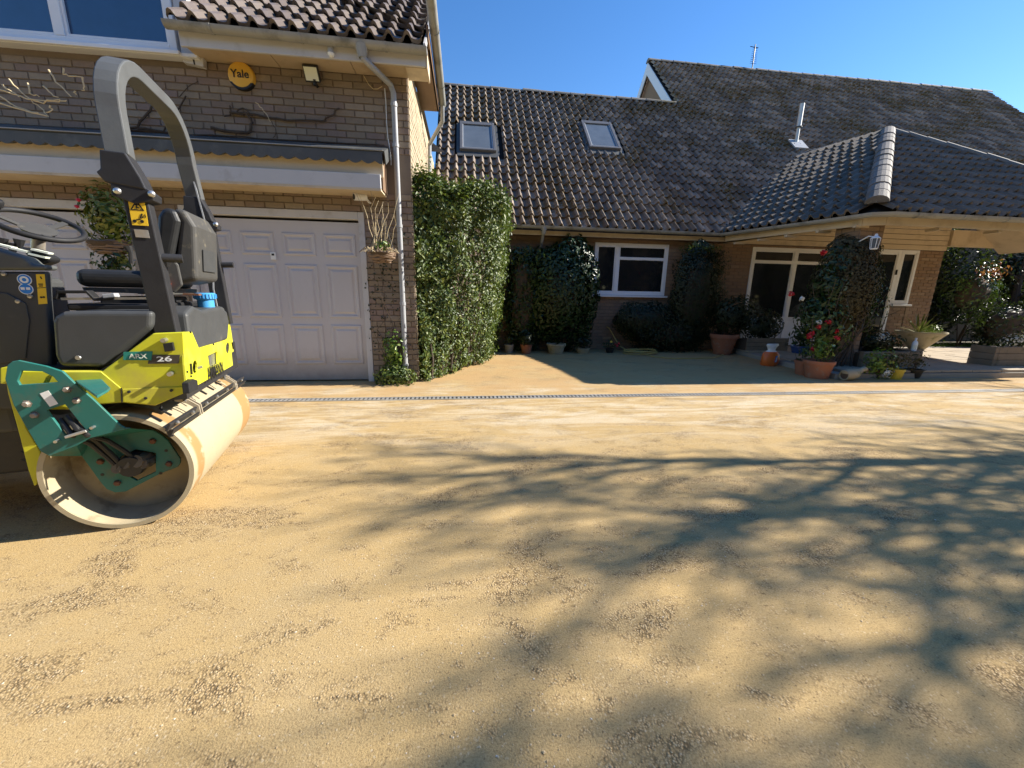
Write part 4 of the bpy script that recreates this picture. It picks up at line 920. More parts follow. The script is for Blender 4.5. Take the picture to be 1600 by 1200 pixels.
orng = flat('orange_knob', (.6, .10, .03)); MB().lathe([(.0001, .03), (.018, .03), (.02, 0)], (.205, .37, 1.275), (0, -1, 0), 10).build('recliner_knob', orng, bo)
MB().bar((-.02, .60, 1.22), (.28, .60, 1.215), .05, .012).build('seat_rail', rust, bo)
# arm-rest tray at the near side
m = MB(); m.sweep([pv(78, 466, .28), pv(92, 465, .28), pv(96, 456, .28), pv(140, 456, .28), pv(152, 468, .28), pv(183, 466, .28)], None, .03, .008, (0, 1, 0)); at = m.build('armrest_frame', M['black'], rl, bevel=.003)
MB().bar(pv(96, 467, .26), pv(232, 466, .26), .012, .012).build('armrest_rail', M['steel'], at)
MB().bar(pv(164, 463, .25), pv(183, 461, .25), .05, .02).build('armrest_block', M['pipe'], at, bevel=.003)
MB().box(-.19, .16, .26, .95, 1.13, 1.165).build('control_box', M['black'], rl, bevel=.01)
MB().tube([pv(205, 412, .3), pv(204, 395, .3), pv(199, 385, .3)], (.010, .010, .02), 8).build('drive_lever', M['black'], rl, smooth=True)
# --- front console, steering
co = [pv(*p, .18) for p in ((-60, 424), (71, 424), (73, 470), (80, 560), (80, 640), (-60, 640))]
cn = MB().prism(co, (0, .05, 0)).build('console', M['grey'], rl, bevel=.012, seg=3)
cw = [pv(*p, .165) for p in ((-60, 372), (0, 391), (38, 402), (50, 413), (71, 414), (72, 421.5), (-60, 421.5))]
MB().prism(cw, (0, .09, 0)).build('console_cowl', simple('cowl_plastic', (.095, .10, .095), .5, .15, 9, dirt=(.16, .16, .13), dsc=6), rl, bevel=.012, seg=3)
MB().prism([pv(*p, .174) for p in ((-30, 455), (10, 458), (40, 474), (46, 500), (40, 560), (-30, 575))], (0, .006, 0)).build('console_panel', M['grey'], cn, bevel=.003)
for c in ((6, 428), (28, 471), (47, 463)): MB().lathe([(.0001, .006), (.009, .005), (.011, 0)], pv(*c, .176), (0, -1, 0), 10).build('console_screw', M['steel'], cn)
def osign(c, rx, ry, v):
    q = pv(*c, v); k = MB().disc(q+Vector((0, .0, 0)), (0, -1, 0), .026, 20, .0015).build('safety_sign', M['fwht'], cn)
    MB().disc(q-Vector((0, .0016, 0)), (0, -1, 0), .0225, 20, .0012).build('sign_field', M['fblu'], k); return q, k
q, k = osign((38.5, 437), 10, 7, .1785); MB().lathe([(.008, 0), (.016, 0), (.016, .001), (.008, .001)], q-Vector((0, .0029, 0)), (0, -1, 0), 14, close=True).build('sign_print', M['fwht'], k)
q, k = osign((41, 451.5), 10, 7, .1785)
MB().box(q.x-.017, q.x-.003, q.y-.0042, q.y-.003, q.z-.004, q.z+.008).build('sign_print', M['fwht'], k); MB().box(q.x+.002, q.x+.016, q.y-.0042, q.y-.003, q.z-.004, q.z+.008).build('sign_print', M['fwht'], k)
y1_ = MB().prism([pv(*p, .1775) for p in ((56, 428.5), (69.5, 428.5), (71.5, 448.5), (58, 449.5))], (0, .001, 0)).build('instruction_sticker', M['fyel'], cn)
y2_ = MB().prism([pv(*p, .1775) for p in ((58.2, 450.7), (71.7, 449.7), (74, 474.5), (60, 475.5))], (0, .001, 0)).build('instruction_sticker', M['fyel'], cn)
for a, b_ in (((63, 432), (65, 436)), ((60, 444), (67, 444)), ((61, 447), (67, 446.7))): MB().bar(pv(*a, .1768), pv(*b_, .1768), .0008, .005, (0, 0, 1)).build('sticker_print', M['fblk'], y1_)
for a in ((64.5, 464.5), (68.5, 464.3)): MB().disc(pv(*a, .1768), (0, -1, 0), .005, 8, .0008).build('sticker_print', M['fblk'], y2_)
# dashboard clutter
MB().box(-.95, -.47, .24, .85, .5, 1.30).build('console_body', M['grey'], rl, bevel=.03, seg=3)
MB().prism([pv(*p, .30) for p in ((30, 385), (52, 388), (80, 402), (78, 409), (60, 415), (50, 412))], (0, .08, 0)).build('dash', M['black'], rl, bevel=.01)
for px, py in ((4, 372), (20, 380), (30, 374)): MB().tube([pv(px, py+14, .4), pv(px, py, .4)], (.012, .022), 8).build('dash_knob', M['black'], rl, smooth=True)
for px, py in ((8, 384), (33, 391), (66, 393), (62, 400)): MB().obox(pv(px, py, .29), (.03, 0, -.008), (0, .02, 0), (.002, 0, .004)).build('dash_switch', M['fpale'], rl)
wc = Vector((-.40, .60, 1.575)); wn_ = Vector((.36, -.32, .87)).normalized(); xw, yw, _ = frame(wn_)
m = MB(); ring = []; nr = 40; ns = 10
for i in range(nr):
    t = 2*math.pi*i/nr; d = xw*math.cos(t)+yw*math.sin(t); c = wc+d*.17
    for j in range(ns):
        a = 2*math.pi*j/ns; m.v.append(tuple(c+(d*math.cos(a)+wn_*math.sin(a))*.0145))
for i in range(nr):
    for j in range(ns): m.f.append((i*ns+j, i*ns+(j+1) % ns, ((i+1) % nr)*ns+(j+1) % ns, ((i+1) % nr)*ns+j))
sw = m.build('steering_wheel', M['rubber'], rl, smooth=True)
MB().lathe([(.0001, -.065), (.045, -.065), (.055, -.05), (.075, -.022), (.05, -.02), (.0001, -.02)], wc, wn_, 24).build('wheel_hub', M['shell'], sw, smooth=True)
for k in range(3):
    t = 2*math.pi*k/3+.5; d = xw*math.cos(t)+yw*math.sin(t); MB().bar(wc+d*.05-wn_*.03, wc+d*.165, .03, .008, tuple(wn_)).build('wheel_spoke', M['shell'], sw)
MB().lathe([(.0001, .05), (.018, .05), (.024, .04), (.02, .012), (.010, .01), (.01, 0)], wc+yw*.0+(xw*math.cos(2.2)+yw*math.sin(2.2))*.165+wn_*.008, wn_, 12).build('wheel_knob', M['rubber'], sw, smooth=True)
MB().tube([wc-wn_*.06, wc-wn_*.23], .028, 12).build('steering_column', M['galv'], rl, smooth=True)
# --- front half beyond the photograph's edge
ff = MB().prism([(-2.25, .03, .72), (-2.2, .03, 1.1), (-1.9, .03, 1.22), (-.80, .03, 1.18), (-.78, .03, .68), (-1.2, .03, .66)], (0, 1.16, 0)).build('front_frame', M['yellow'], rl, bevel=.03, seg=3)
MB().prism([(-1.95, -.045, .95), (-1.45, -.045, .95), (-1.5, -.045, .6), (-1.6, -.045, .2), (-1.76, -.045, .2), (-1.85, -.045, .6)], (0, .014, 0)).build('front_drum_arm', M['teal'], rl, bevel=.003)
# ------------------------------------------------------------------ plants
def leaf_mesh(name, P, Nrm, size, mat, parent, aspect=.5, fold=.25, seed=0, jit=.35, tip=None):
    """one small folded leaf at every point of P (N,3); Nrm gives the side each leaf faces"""
    r = np.random.default_rng(seed); P = np.asarray(P, float); n = len(P); Nn = np.asarray(Nrm, float)
    Nn = Nn+r.normal(0, jit*1.2, (n, 3)); Nn /= np.linalg.norm(Nn, axis=1)[:, None]+1e-9
    t = r.normal(0, 1, (n, 3))+(np.array(tip) if tip is not None else 0); t -= Nn*(t*Nn).sum(1)[:, None]; t /= np.linalg.norm(t, axis=1)[:, None]+1e-9
    b = np.cross(Nn, t); s = (size*r.uniform(.6, 1.35, n))[:, None]
    v = np.empty((n, 6, 3)); v[:, 0] = P; v[:, 1] = P+t*s*.4+b*s*aspect*.5+Nn*s*fold*.5; v[:, 2] = P+t*s*.45-Nn*s*.03; v[:, 3] = P+t*s*.4-b*s*aspect*.5+Nn*s*fold*.5
    v[:, 4] = P+t*s-Nn*s*.12; v[:, 5] = P+t*s*.02
    base = np.arange(n)[:, None]*6
    f = np.concatenate([base+np.array([[0, 1, 2]]), base+np.array([[0, 2, 3]]), base+np.array([[1, 4, 2]]), base+np.array([[2, 4, 3]])])
    me = bpy.data.meshes.new(name); me.vertices.add(n*6); me.vertices.foreach_set('co', v.reshape(-1))
    m_ = len(f); me.loops.add(m_*3); me.loops.foreach_set('vertex_index', f.reshape(-1).astype(np.int32))
    me.polygons.add(m_); me.polygons.foreach_set('loop_start', np.arange(m_, dtype=np.int32)*3); me.update(calc_edges=True)
    return link(name, me, mat, parent)
def noise3(p, s=1., k=0):
    x, y, z = p[..., 0]*s+k, p[..., 1]*s+k*1.7, p[..., 2]*s-k
    return (np.sin(x*1.7+1.3*np.sin(y*1.3+z))+np.sin(y*2.1+1.1*np.sin(z*1.9+x*.7))+np.sin(z*1.6+1.2*np.sin(x*1.1-y)))/3
def blob_points(c, rxyz, n, seed, shell=.35, bump=.22, bs=3., box=0.):
    """points in the outer shell of a lumpy rounded box / ellipsoid"""
    r = np.random.default_rng(seed); d = r.normal(0, 1, (n, 3)); d /= np.linalg.norm(d, axis=1)[:, None]
    if box: 
        k = np.max(np.abs(d), axis=1)[:, None]; d2 = d/k; d = d*(1-box)+d2*box
    dep = 1-shell*r.random((n, 1))**1.6
    q = d*np.array(rxyz); q = q*(1+bump*noise3(q, bs, seed)[:, None])*dep
    nn = d/np.array(rxyz); nn /= np.linalg.norm(nn, axis=1)[:, None]
    return q+np.array(c), nn
def core(name, c, rxyz, parent, seed, box=.0, k=.66):
    m = MB(); nu, nv = 14, 9
    for j in range(nv+1):
        for i in range(nu):
            a = 2*math.pi*i/nu; e = -math.pi/2+math.pi*j/nv; d = np.array([[math.cos(e)*math.cos(a), math.cos(e)*math.sin(a), math.sin(e)]])
            if box: d = d*(1-box)+d/np.max(np.abs(d))*box
            q = d*np.array(rxyz)*k; q = q*(1+.15*noise3(q, 4, seed)[:, None]); m.v.append(tuple(q[0]+np.array(c)))
    for j in range(nv):
        for i in range(nu): m.f.append((j*nu+i, j*nu+(i+1) % nu, (j+1)*nu+(i+1) % nu, (j+1)*nu+i))
    return m.build(name, M['stem'], parent)
def stems(parent, base, tops, r0=.008, seed=0, mat=None, name='stem', sag=.05):
    r = random.Random(seed)
    for t in tops:
        a, b = Vector(base), Vector(t); a = a+Vector((r.gauss(0, .02), r.gauss(0, .02), 0)); pts = [a.lerp(b, k/5)+Vector((r.gauss(0, sag), r.gauss(0, sag), r.gauss(0, sag*.5)))*(0 if k in (0,) else k/5) for k in range(6)]
        MB().tube(pts, [r0*(1-.7*k/5) for k in range(6)], 5).build(name, mat or M['stem'], parent)
def shrub(name, label, cat, c, rxyz, n, size, mat, seed, box=0., base=None, group=None, ncore=.66, shell=.45, bump=.2, aspect=.5, bs=3., corebox=None):
    b = base or (c[0], c[1], 0); t = thing(name, label, cat, b, 0, group); cc = (c[0]-b[0], c[1]-b[1], c[2]-b[2])
    P, N_ = blob_points(cc, rxyz, n, seed, shell, bump, bs, box)
    ok = P[:, 2] > .01-b[2]; leaf_mesh('foliage', P[ok], N_[ok], size, mat, t, aspect, seed=seed)
    if ncore: core('branch_mass', cc, rxyz, t, seed, box, ncore)
    r = random.Random(seed); stems(t, (0, 0, 0), [(cc[0]+r.gauss(0, rxyz[0]*.4), cc[1]+r.gauss(0, rxyz[1]*.4), cc[2]+r.uniform(-.2, .5)*rxyz[2]) for _ in range(6)], .014, seed)
    return t
# tall clipped hedge growing beside the garage
he = thing('tall_hedge', 'tall clipped green hedge beside the garage corner, brightly lit on top', 'hedge', (0, 7.0, 0))
HB = [(-.62, 5.62), (-.30, 6.05), (.32, 7.3), (.74, 8.75)]; HT = [(-.68, 5.70), (.02, 5.80), (.66, 6.25), (.96, 8.7)]
def hedge_top(x, y): return 2.70+.07*math.sin(y*2.2)+.06*math.sin(x*7+y*3)
def hedge_points(n, seed):
    r = np.random.default_rng(seed); P = []; Nn = []; B, T_ = np.array(HB), np.array(HT); pr = np.array([.36, .34, .30])
    while len(P) < n:
        if r.random() < .76:
            i = r.choice(3, p=pr); t = r.random(); z = r.random()*2.74; k = (z/2.74)**.75
            a = B[i]*(1-k)+T_[i]*k; b = B[i+1]*(1-k)+T_[i+1]*k; xy = a+(b-a)*t; d = b-a; nn = np.array([d[1], -d[0], 0])/np.linalg.norm(d); ht = hedge_top(*xy)
            z = z/2.74*ht; q = np.array([xy[0], xy[1], z]); nz = noise3(q[None], 4.5, 3)[0]+.6*noise3(q[None], 11, 8)[0]
            q = q+nn*(.10*nz-.26*r.random()**2.0+(.10*r.random() if r.random() < .06 else 0))
            if nz < -.45 and r.random() < .45: continue
            if z > ht-.25: nn = nn*.6+np.array([0, 0, .8])
        else:
            t, s = r.random(), r.random(); y = 5.7+3.1*t; xr = np.interp(y, [5.70, 5.80, 6.25, 8.7], [-.66, .02, .66, .98]); x = -.66+(xr+.66)*s
            q = np.array([x, y, hedge_top(x, y)+.07*noise3(np.array([[x, y, 0]]), 7, 1)[0]+r.exponential(.045)-.12*r.random()]); nn = np.array([.1, -.1, 1])
        P.append(q-np.array([0, 7, 0])); Nn.append(nn)
    return np.array(P), np.array(Nn)
P, N_ = hedge_points(30000, 5); leaf_mesh('foliage', P, N_, .058, M['leaf'], he, .55, seed=5)
r_ = np.random.default_rng(9); k_ = r_.choice(len(P), 900); Q = P[k_]; Q = Q[Q[:, 2] > 2.55]; tag(leaf_mesh('young_shoots', Q+r_.normal(0, .05, Q.shape)+np.array([0, 0, .05]), np.tile([0, 0, 1.], (len(Q), 1)), .05, M['leafy'], he, .4, seed=6), kind='stuff')
m = MB(); ins = [(-.58, 5.85), (-.35, 6.2), (.12, 7.3), (.5, 8.7), (-.58, 8.7)]; m.prism([(x, y-7, .02) for x, y in ins], (0, 0, 2.40)); m.build('branch_mass', M['stem'], he)
for i in range(14):
    t = i/13; x = np.interp(t, [0, .35, 1], [-.5, .1, .6]); y = np.interp(t, [0, .35, 1], [5.75, 6.9, 8.6])-7
    MB().tube([(x, y, 0), (x+.03, y-.02, .3), (x-.02, y, .7)], (.022, .016, .01), 6).build('trunk', M['bark'], he)
# ivy and bramble at the foot of the garage pier
pt = thing('climber', 'small leafy climber at the foot of the grey downpipe', 'climber', (-.95, 5.48, 0))
P, N_ = blob_points((-.02, .0, .10), (.30, .16, .17), 900, 31, .7, .3); ok = P[:, 2] > .005; leaf_mesh('foliage', P[ok], N_[ok], .045, M['leaf'], pt, .6, seed=31)
P, N_ = blob_points((-.05, .06, .42), (.17, .09, .32), 420, 32, .9, .4); leaf_mesh('upper_foliage', P, N_, .045, M['leafb'], pt, .6, seed=32)
r = random.Random(8)
for i in range(8): stems(pt, (r.uniform(-.2, .15), .08, 0), [(r.uniform(-.3, .2), .13, r.uniform(.6, 1.9))], .006, i, sag=.06)
P = np.column_stack([r_.uniform(-.38, .22, 230), np.full(230, .14), r_.uniform(.3, 2.0, 230)]); leaf_mesh('wall_leaves', P, np.tile([0, -1., .3], (230, 1)), .034, M['leafs'], pt, .6, seed=33)
# dry wisteria on the garage wall
wi = thing('wisteria', 'leafless wisteria with straw coloured twigs on the upper garage wall', 'climber', (-4.5, 5.6, 3.3))
def wp(px, py, y=5.60): q = hy(px, py, y); return q-Vector((-4.5, 5.6, 3.3))
def vine(pts, r0, mat, nm, y=5.60, tp=.5):
    P = [wp(a, b, y) for a, b in pts]; Q = []
    for a, b in zip(P, P[1:]): Q += [a.lerp(b, k/3) for k in range(3)]
    Q.append(P[-1]); rr = random.Random(int(pts[0][0]*7)); Q = [q+Vector((rr.gauss(0, .006), rr.gauss(0, .004), rr.gauss(0, .006))) for q in Q]
    MB().tube(Q, [r0*(1-tp*k/len(Q)) for k in range(len(Q))], 6).build(nm, mat, wi, smooth=True)
for pts in (((-10, 158), (35, 172), (75, 182), (62, 168), (48, 155)), ((0, 140), (25, 147), (48, 155), (90, 157), (105, 158)), ((14, 123), (25, 137), (48, 155)), ((2, 130), (14, 142), (30, 150)), ((42, 130), (48, 145), (62, 151)), ((74, 108), (88, 128), (112, 152)), ((67, 134), (80, 146), (92, 155)), ((130, 120), (131, 135), (128, 141)), ((98, 106), (98, 115), (112, 119), (128, 121)), ((52, 158), (66, 160), (92, 155)), ((0, 150), (25, 166), (60, 176)), ((116, 142), (118, 148)), ((78, 166), (80, 173), (72, 176))):
    vine(pts, .008, M['twig'], 'straw_twig', 5.12)
for pts, w_ in ((((-10, 195), (60, 198), (150, 202), (230, 205), (330, 212), (405, 216), (600, 227)), .011), (((185, 205), (215, 198), (230, 175), (238, 163)), .014), (((215, 200), (255, 205), (262, 195), (290, 150)), .010), (((330, 200), (375, 209), (390, 205), (393, 190), (385, 178), (360, 176)), .017), (((360, 176), (400, 180), (450, 188), (505, 189), (520, 178), (530, 170)), .013), (((370, 176), (380, 168), (395, 180)), .008), (((360, 165), (362, 178), (350, 182)), .009), (((425, 190), (432, 205), (428, 215)), .005), (((280, 150), (296, 135), (310, 128)), .005)):
    vine(pts, w_, M['stem'], 'stem', 5.615, .3)
vine(((400, 160), (408, 170), (418, 180), (424, 192)), .006, M['twig'], 'straw_twig', 5.55)
# cables on the garage wall
cb = thing('wall_cable', 'thin pale cable hanging down the brick wall beside the downpipe', 'cable', (-1, 5.62, 3.2))
def cbp(px, py, y=5.625): return hy(px, py, y)-Vector((-1, 5.62, 3.2))
MB().tube([cbp(*p) for p in ((601, 138), (603, 160), (604, 190), (606, 215), (609, 232), (611, 250), (611, 258))], .006, 5).build('cable', M['fwht'], cb)
MB().tube([cbp(*p) for p in ((568, 118), (576, 132), (583, 139), (590, 139), (597, 135))], .004, 5).build('loose_cable', M['twig'], cb)
# ------------------------------------------------------------------ things fixed to the garage
def on_wall(nm, label, cat, px, py, y=5.637): q = hy(px, py, y); return thing(nm, label, cat, q)
al = on_wall('alarm_box', 'round yellow alarm box with black lettering under the garage eave', 'alarm box', 379.5, 121)
m = MB(); m.lathe([(.0001, .065), (.10, .062), (.135, .052), (.145, .035), (.145, 0)], (0, 0, 0), (0, -1, 0), 40); m.build('cover', M['alarm'], al, smooth=True)
m = MB(); seg = [(math.cos(a)*.1475, 0, math.sin(a)*.1475) for a in [rad(-150+120*i/16) for i in range(17)]]; m.prism(seg, (0, -.055, 0)); m.build('base_rim', M['fblk'], al)
mt = Matrix(((1, 0, 0, 0), (0, 0, -1, -.0665), (0, 1, 0, .005), (0, 0, 0, 1))); text('lettering', 'Yale', .115, M['fblk'], al, mt, .0015)
fl_ = on_wall('floodlight', 'small square floodlight on a dark bracket under the eave', 'floodlight', 492, 122)
m = MB(); m.obox((0, -.10, 0), (.085, 0, 0), (0, .018, .012), (0, -.045, .068)); fb_ = m.build('housing', M['black'], fl_, bevel=.006)
m = MB(); m.obox((0, -.1195, -.013), (.072, 0, 0), (0, .0015, .001), (0, -.036, .054)); m.build('glass', M['fpale'], fl_)
m = MB(); m.tube([(.02, -.09, -.05), (.02, -.05, -.09), (.02, 0, -.085)], .018, 8); m.build('bracket', M['black'], fl_)
MB().lathe([(.0001, -.03), (.02, -.025), (.024, 0), (.0001, .01)], (.02, -.075, -.085), (0, 0, 1), 10).build('sensor', M['black'], fl_)
ps = thing('motion_sensor', 'small grey motion sensor hanging under the gutter', 'sensor', hy(517, 80, 5.29))
MB().lathe([(.0001, .07), (.033, .07), (.036, .05), (.036, -.02), (.0001, -.02)], (0, 0, 0), (0, 0, 1), 14).build('body', M['pipe'], ps, smooth=True)
MB().lathe([(.0001, -.06), (.02, -.055), (.035, -.035), (.037, -.021), (.0001, -.021)], (0, 0, 0), (0, 0, 1), 14).build('lens', M['fwht'], ps, smooth=True)
sc_ = on_wall('security_camera', 'white bullet camera beside the garage door head', 'camera', 575, 313)
m = MB(); m.tube([(-.13, -.17, .0), (-.06, -.12, .01), (.0, -.085, .02)], (.043, .045, .045), 16); m.build('body', M['white'], sc_, smooth=True)
MB().lathe([(.0001, .002), (.03, .002), (.034, 0), (.034, -.01)], (-.133, -.173, .0), (-.8, -.55, -.05), 14).build('lens', M['black'], sc_)
m = MB(); m.tube([(.0, -.085, .0), (.02, -.03, -.03), (.03, 0, -.03)], .014, 8); m.build('arm', M['white'], sc_)
# hanging baskets
def basket(label, q, R_, seed):
    t = thing('hanging_basket', label, 'basket', q, 0, 'wicker baskets on the garage wall'); r = random.Random(seed)
    for k in range(7):
        z = -.02-k*R_*.11; rr = R_*math.sqrt(max(.05, 1-(k/7.6)**2)); pts = [(math.cos(a)*rr, min(0.1, math.sin(a)*rr*.8), z+r.gauss(0, .006)) for a in [2*math.pi*i/18 for i in range(19)]]
        MB().tube(pts, .013, 6, False).build('wicker_band', M['wick'], t, smooth=True)
    m = MB(); m.lathe([(.0001, -R_*.8), (R_*.5, -R_*.7), (R_*.9, -R_*.3), (R_*.97, -.03), (.0001, -.03)], (0, 0, 0), (0, 0, 1), 16); m.build('liner', M['stem'], t)
    for s in (-1, 1): MB().tube([(s*R_*.95, 0, 0), (0, .12, .42)], .004, 5).build('chain', M['black'], t)
    return t
q = hy(170, 375, 5.40); b1 = basket('wicker hanging basket with trailing yellow green leaves between the doors', q, .20, 1)
P, N_ = blob_points((0.02, -.02, .26), (.27, .18, .33), 520, 41, .8, .3); leaf_mesh('foliage', P, N_, .075, M['leafy'], b1, .45, seed=41)
P, N_ = blob_points((.08, .02, .22), (.2, .16, .36), 420, 42, .9, .3); leaf_mesh('green_foliage', P, N_, .06, M['leafb'], b1, .5, seed=42)
P, N_ = blob_points((.0, .0, -.28), (.24, .14, .24), 170, 43, .95, .4); leaf_mesh('trailing_leaves', P, N_, .07, M['leafd'], b1, .5, seed=43)
P, N_ = blob_points((.12, -.02, -.2), (.1, .1, .16), 60, 44, .95, .4); leaf_mesh('yellow_leaves', P, N_, .07, M['leafy'], b1, .5, seed=44)
stems(b1, (0, 0, 0), [(-.2, -.05, -.42), (.1, -.08, .5), (-.15, 0, .48), (.05, -.1, -.5), (.2, 0, .5)], .006, 3)
for c in ((-.10, -.16, .40), (-.13, -.16, .33)): MB().lathe([(.0001, .02), (.02, .012), (.022, -.005), (.0001, -.02)], c, (0, 0, 1), 8).build('flower', M['red'], b1)
q = hy(596, 392, 5.38); b2 = basket('wicker hanging basket of dry bare stems beside the downpipe', q, .17, 2)
r = random.Random(12)
for i in range(22): stems(b2, (r.uniform(-.1, .1), 0, -.02), [(r.uniform(-.26, .26), r.uniform(-.15, .12), r.uniform(.2, .72))], .005, i, M['twig'] if i % 3 else M['stem'], 'dry_stem', .02)
P, N_ = blob_points((.02, -.06, .06), (.09, .07, .06), 60, 45, .9, .3); leaf_mesh('foliage', P, N_, .05, M['leafb'], b2, .5, seed=45)
for i in range(40):
    a = r.uniform(0, 6.28); MB().tube([(math.cos(a)*.15, math.sin(a)*.12-.02, -.01), (math.cos(a)*.19+r.gauss(0, .02), math.sin(a)*.16-.03, .03), (math.cos(a)*.2+r.gauss(0, .04), math.sin(a)*.17-.05, -.03)], .004, 4).build('dry_stem', M['twig'] if i % 2 else M['wick'], b2)
# ------------------------------------------------------------------ planting along the link wall
cm = shrub('camellia', 'glossy leaved camellia against the wall left of the white window', 'shrub', (2.15, 8.62, 1.30), (.78, .30, 1.12), 5200, .105, M['leafd'], 51, .45, (2.2, 8.7, 0), ncore=.5, shell=.5, aspect=.52)
sh2 = shrub('wall_shrub', 'dark leafy shrub between the tall hedge and the camellia', 'shrub', (1.28, 8.70, 1.15), (.42, .22, 1.2), 3200, .085, M['leafd'], 52, .4, (1.3, 8.75, 0), shell=.5)
to = thing('clipped_shrub', 'dark clipped wall shrub under and right of the white window', 'shrub', (5.3, 8.7, 0))
for k, (c, rx, n_, sd_) in enumerate((((.0, -.05, 1.28), (.62, .28, 1.16), 9000, 61), ((-1.15, -.05, .72), (.75, .30, .42), 5000, 62), ((-.6, -.05, .42), (.9, .3, .42), 4000, 63))):
    P, N_ = blob_points(c, rx, n_, sd_, .42, .20, 5.5, .55); ok = P[:, 2] > .01; leaf_mesh('foliage', P[ok], N_[ok], .055, M['leafs'], to, .55, seed=sd_); core('branch_mass', c, rx, to, sd_, .55, .5)
P, N_ = blob_points((-.02, -.1, 2.33), (.5, .25, .12), 500, 64, .6, .3); leaf_mesh('top_shoots', P, N_, .05, M['leaf'], to, .5, seed=64)
stems(to, (0, 0, 0), [(.1, 0, 1.4), (-.3, 0, 1.2), (-.9, 0, .6)], .02, 7)
# ------------------------------------------------------------------ pots
def pot(nm, label, pos, R_, Hh, mat, leaf=None, n_=0, size=.05, lr=None, lc=None, seed=0, cat='plant pot', rim=True, flare=.72, group=None):
    t = thing(nm, label, cat, (pos[0], pos[1], pos[2] if len(pos) > 2 else 0), 0, group)
    pr = [(.0001, 0), (R_*flare, 0), (R_*.93, Hh*.82)]
    pr += [(R_, Hh*.82), (R_, Hh), (R_*.9, Hh), (R_*.86, Hh*.8), (.0001, Hh*.8)] if rim else [(R_, Hh), (R_*.92, Hh), (R_*.88, Hh*.85), (.0001, Hh*.85)]
    MB().lathe(pr, (0, 0, 0), (0, 0, 1), 24).build('pot', mat, t, smooth=True)
    MB().disc((0, 0, Hh*.81), (0, 0, 1), R_*.86, 16, .004).build('soil', M['stem'], t)
    if n_:
        lr = lr or (R_*1.2, R_*1.2, R_*1.1); lc = lc or (0, 0, Hh+lr[2]*.7)
        P, N_ = blob_points(lc, lr, n_, seed, .9, .3); ok = P[:, 2] > .01; leaf_mesh('foliage', P[ok], N_[ok], size, leaf, t, .5, seed=seed)
        r = random.Random(seed); stems(t, (0, 0, Hh*.8), [(lc[0]+r.gauss(0, lr[0]*.5), lc[1]+r.gauss(0, lr[1]*.5), lc[2]+r.uniform(-.2, .7)*lr[2]) for _ in range(5)], .006, seed)
    return t
G_ = 'pots along the link wall'
pot('stone_pot', 'pale round stone pot in front of the camellia', (1.98, 8.35), .21, .22, M['stone'], group=G_)
pot('terracotta_pot', 'terracotta pot of strappy leaves near the hedge foot', (1.32, 8.35), .13, .2, M['terra'], M['leafs'], 160, .10, seed=71, group=G_)
pot('plant_pot', 'small grey pot half hidden at the hedge foot', (.96, 8.5), .11, .18, M['concrete'], M['leafd'], 60, .06, seed=72, group=G_)
pot('plant_pot', 'low pot of dark leaves right of the stone pot', (2.6, 8.4), .16, .12, M['stone'], M['leafs'], 220, .07, (.26, .18, .16), seed=73, group=G_)
pp = pot('plant_pot', 'small pot with red and yellow flowers under the window', (3.25, 8.45), .10, .1, M['black'], M['leafd'], 130, .05, (.26, .14, .13), seed=74, group=G_)
for x, y, z, mm in ((-.02, -.1, .26, 'fyel'), (.08, -.1, .2, 'red'), (.16, -.08, .22, 'red'), (.12, -.12, .17, 'red')): MB().lathe([(.0001, .02), (.025, .01), (.02, -.012), (.0001, -.015)], (x, y, z), (0, -1, .5), 8).build('flower', M[mm], pp)
q = hz(1122, 541); bp = pot('terracotta_pot', 'large rounded terracotta pot with a dark bush by the porch', (5.85, 8.25), .30, .46, M['terra'], M['leafs'], 2200, .08, (.55, .42, .46), (.25, .1, .86), seed=75, flare=.6)
# garden hose
hs_ = thing('garden_hose', 'yellow garden hose coiled on the shaded ground under the window', 'hose', (3.9, 8.25, 0)); r = random.Random(4); pts = []
for i in range(150):
    a = i/150*2*math.pi*4.6; R_ = .28+.08*math.sin(a*.37)+r.gauss(0, .004); pts.append((math.cos(a)*R_*1.1, math.sin(a)*R_*.55, .02+.012*(i/24)+.012*math.sin(a*1.3)))
MB().tube(pts, .012, 6).build('coil', M['hoseY'], hs_, smooth=True)
tail = [pts[-1]]+[tuple(hz(px, py, .013)-Vector((3.9, 8.25, 0))) for px, py in ((1020, 557), (1050, 560), (1080, 560), (1115, 559), (1130, 554), (1140, 545))]
T2 = []
for a, b in zip(tail, tail[1:]): T2 += [Vector(a).lerp(Vector(b), k/4) for k in range(4)]
MB().tube(T2, .012, 6).build('hose_tail', M['hoseY'], hs_, smooth=True)
T3 = [Vector((.32, .05, .06))]+[Vector(tuple(hz(px, py, .014)))-Vector((3.9, 8.25, 0)) for px, py in ((1020, 541), (1045, 539), (1062, 533))]; T3[-1] = T3[-2]+Vector((.5, .25, .05)); MB().tube(T3, .012, 6).build('hose_tail', M['hoseY'], hs_, smooth=True)
T4 = [Vector((-.25, .1, .05)), Vector((-.4, .3, .15)), Vector((-.55, .55, .5)), Vector((-.57, .7, .55))]; MB().tube(T4, .012, 6).build('hose_tail', M['hoseY'], hs_, smooth=True)
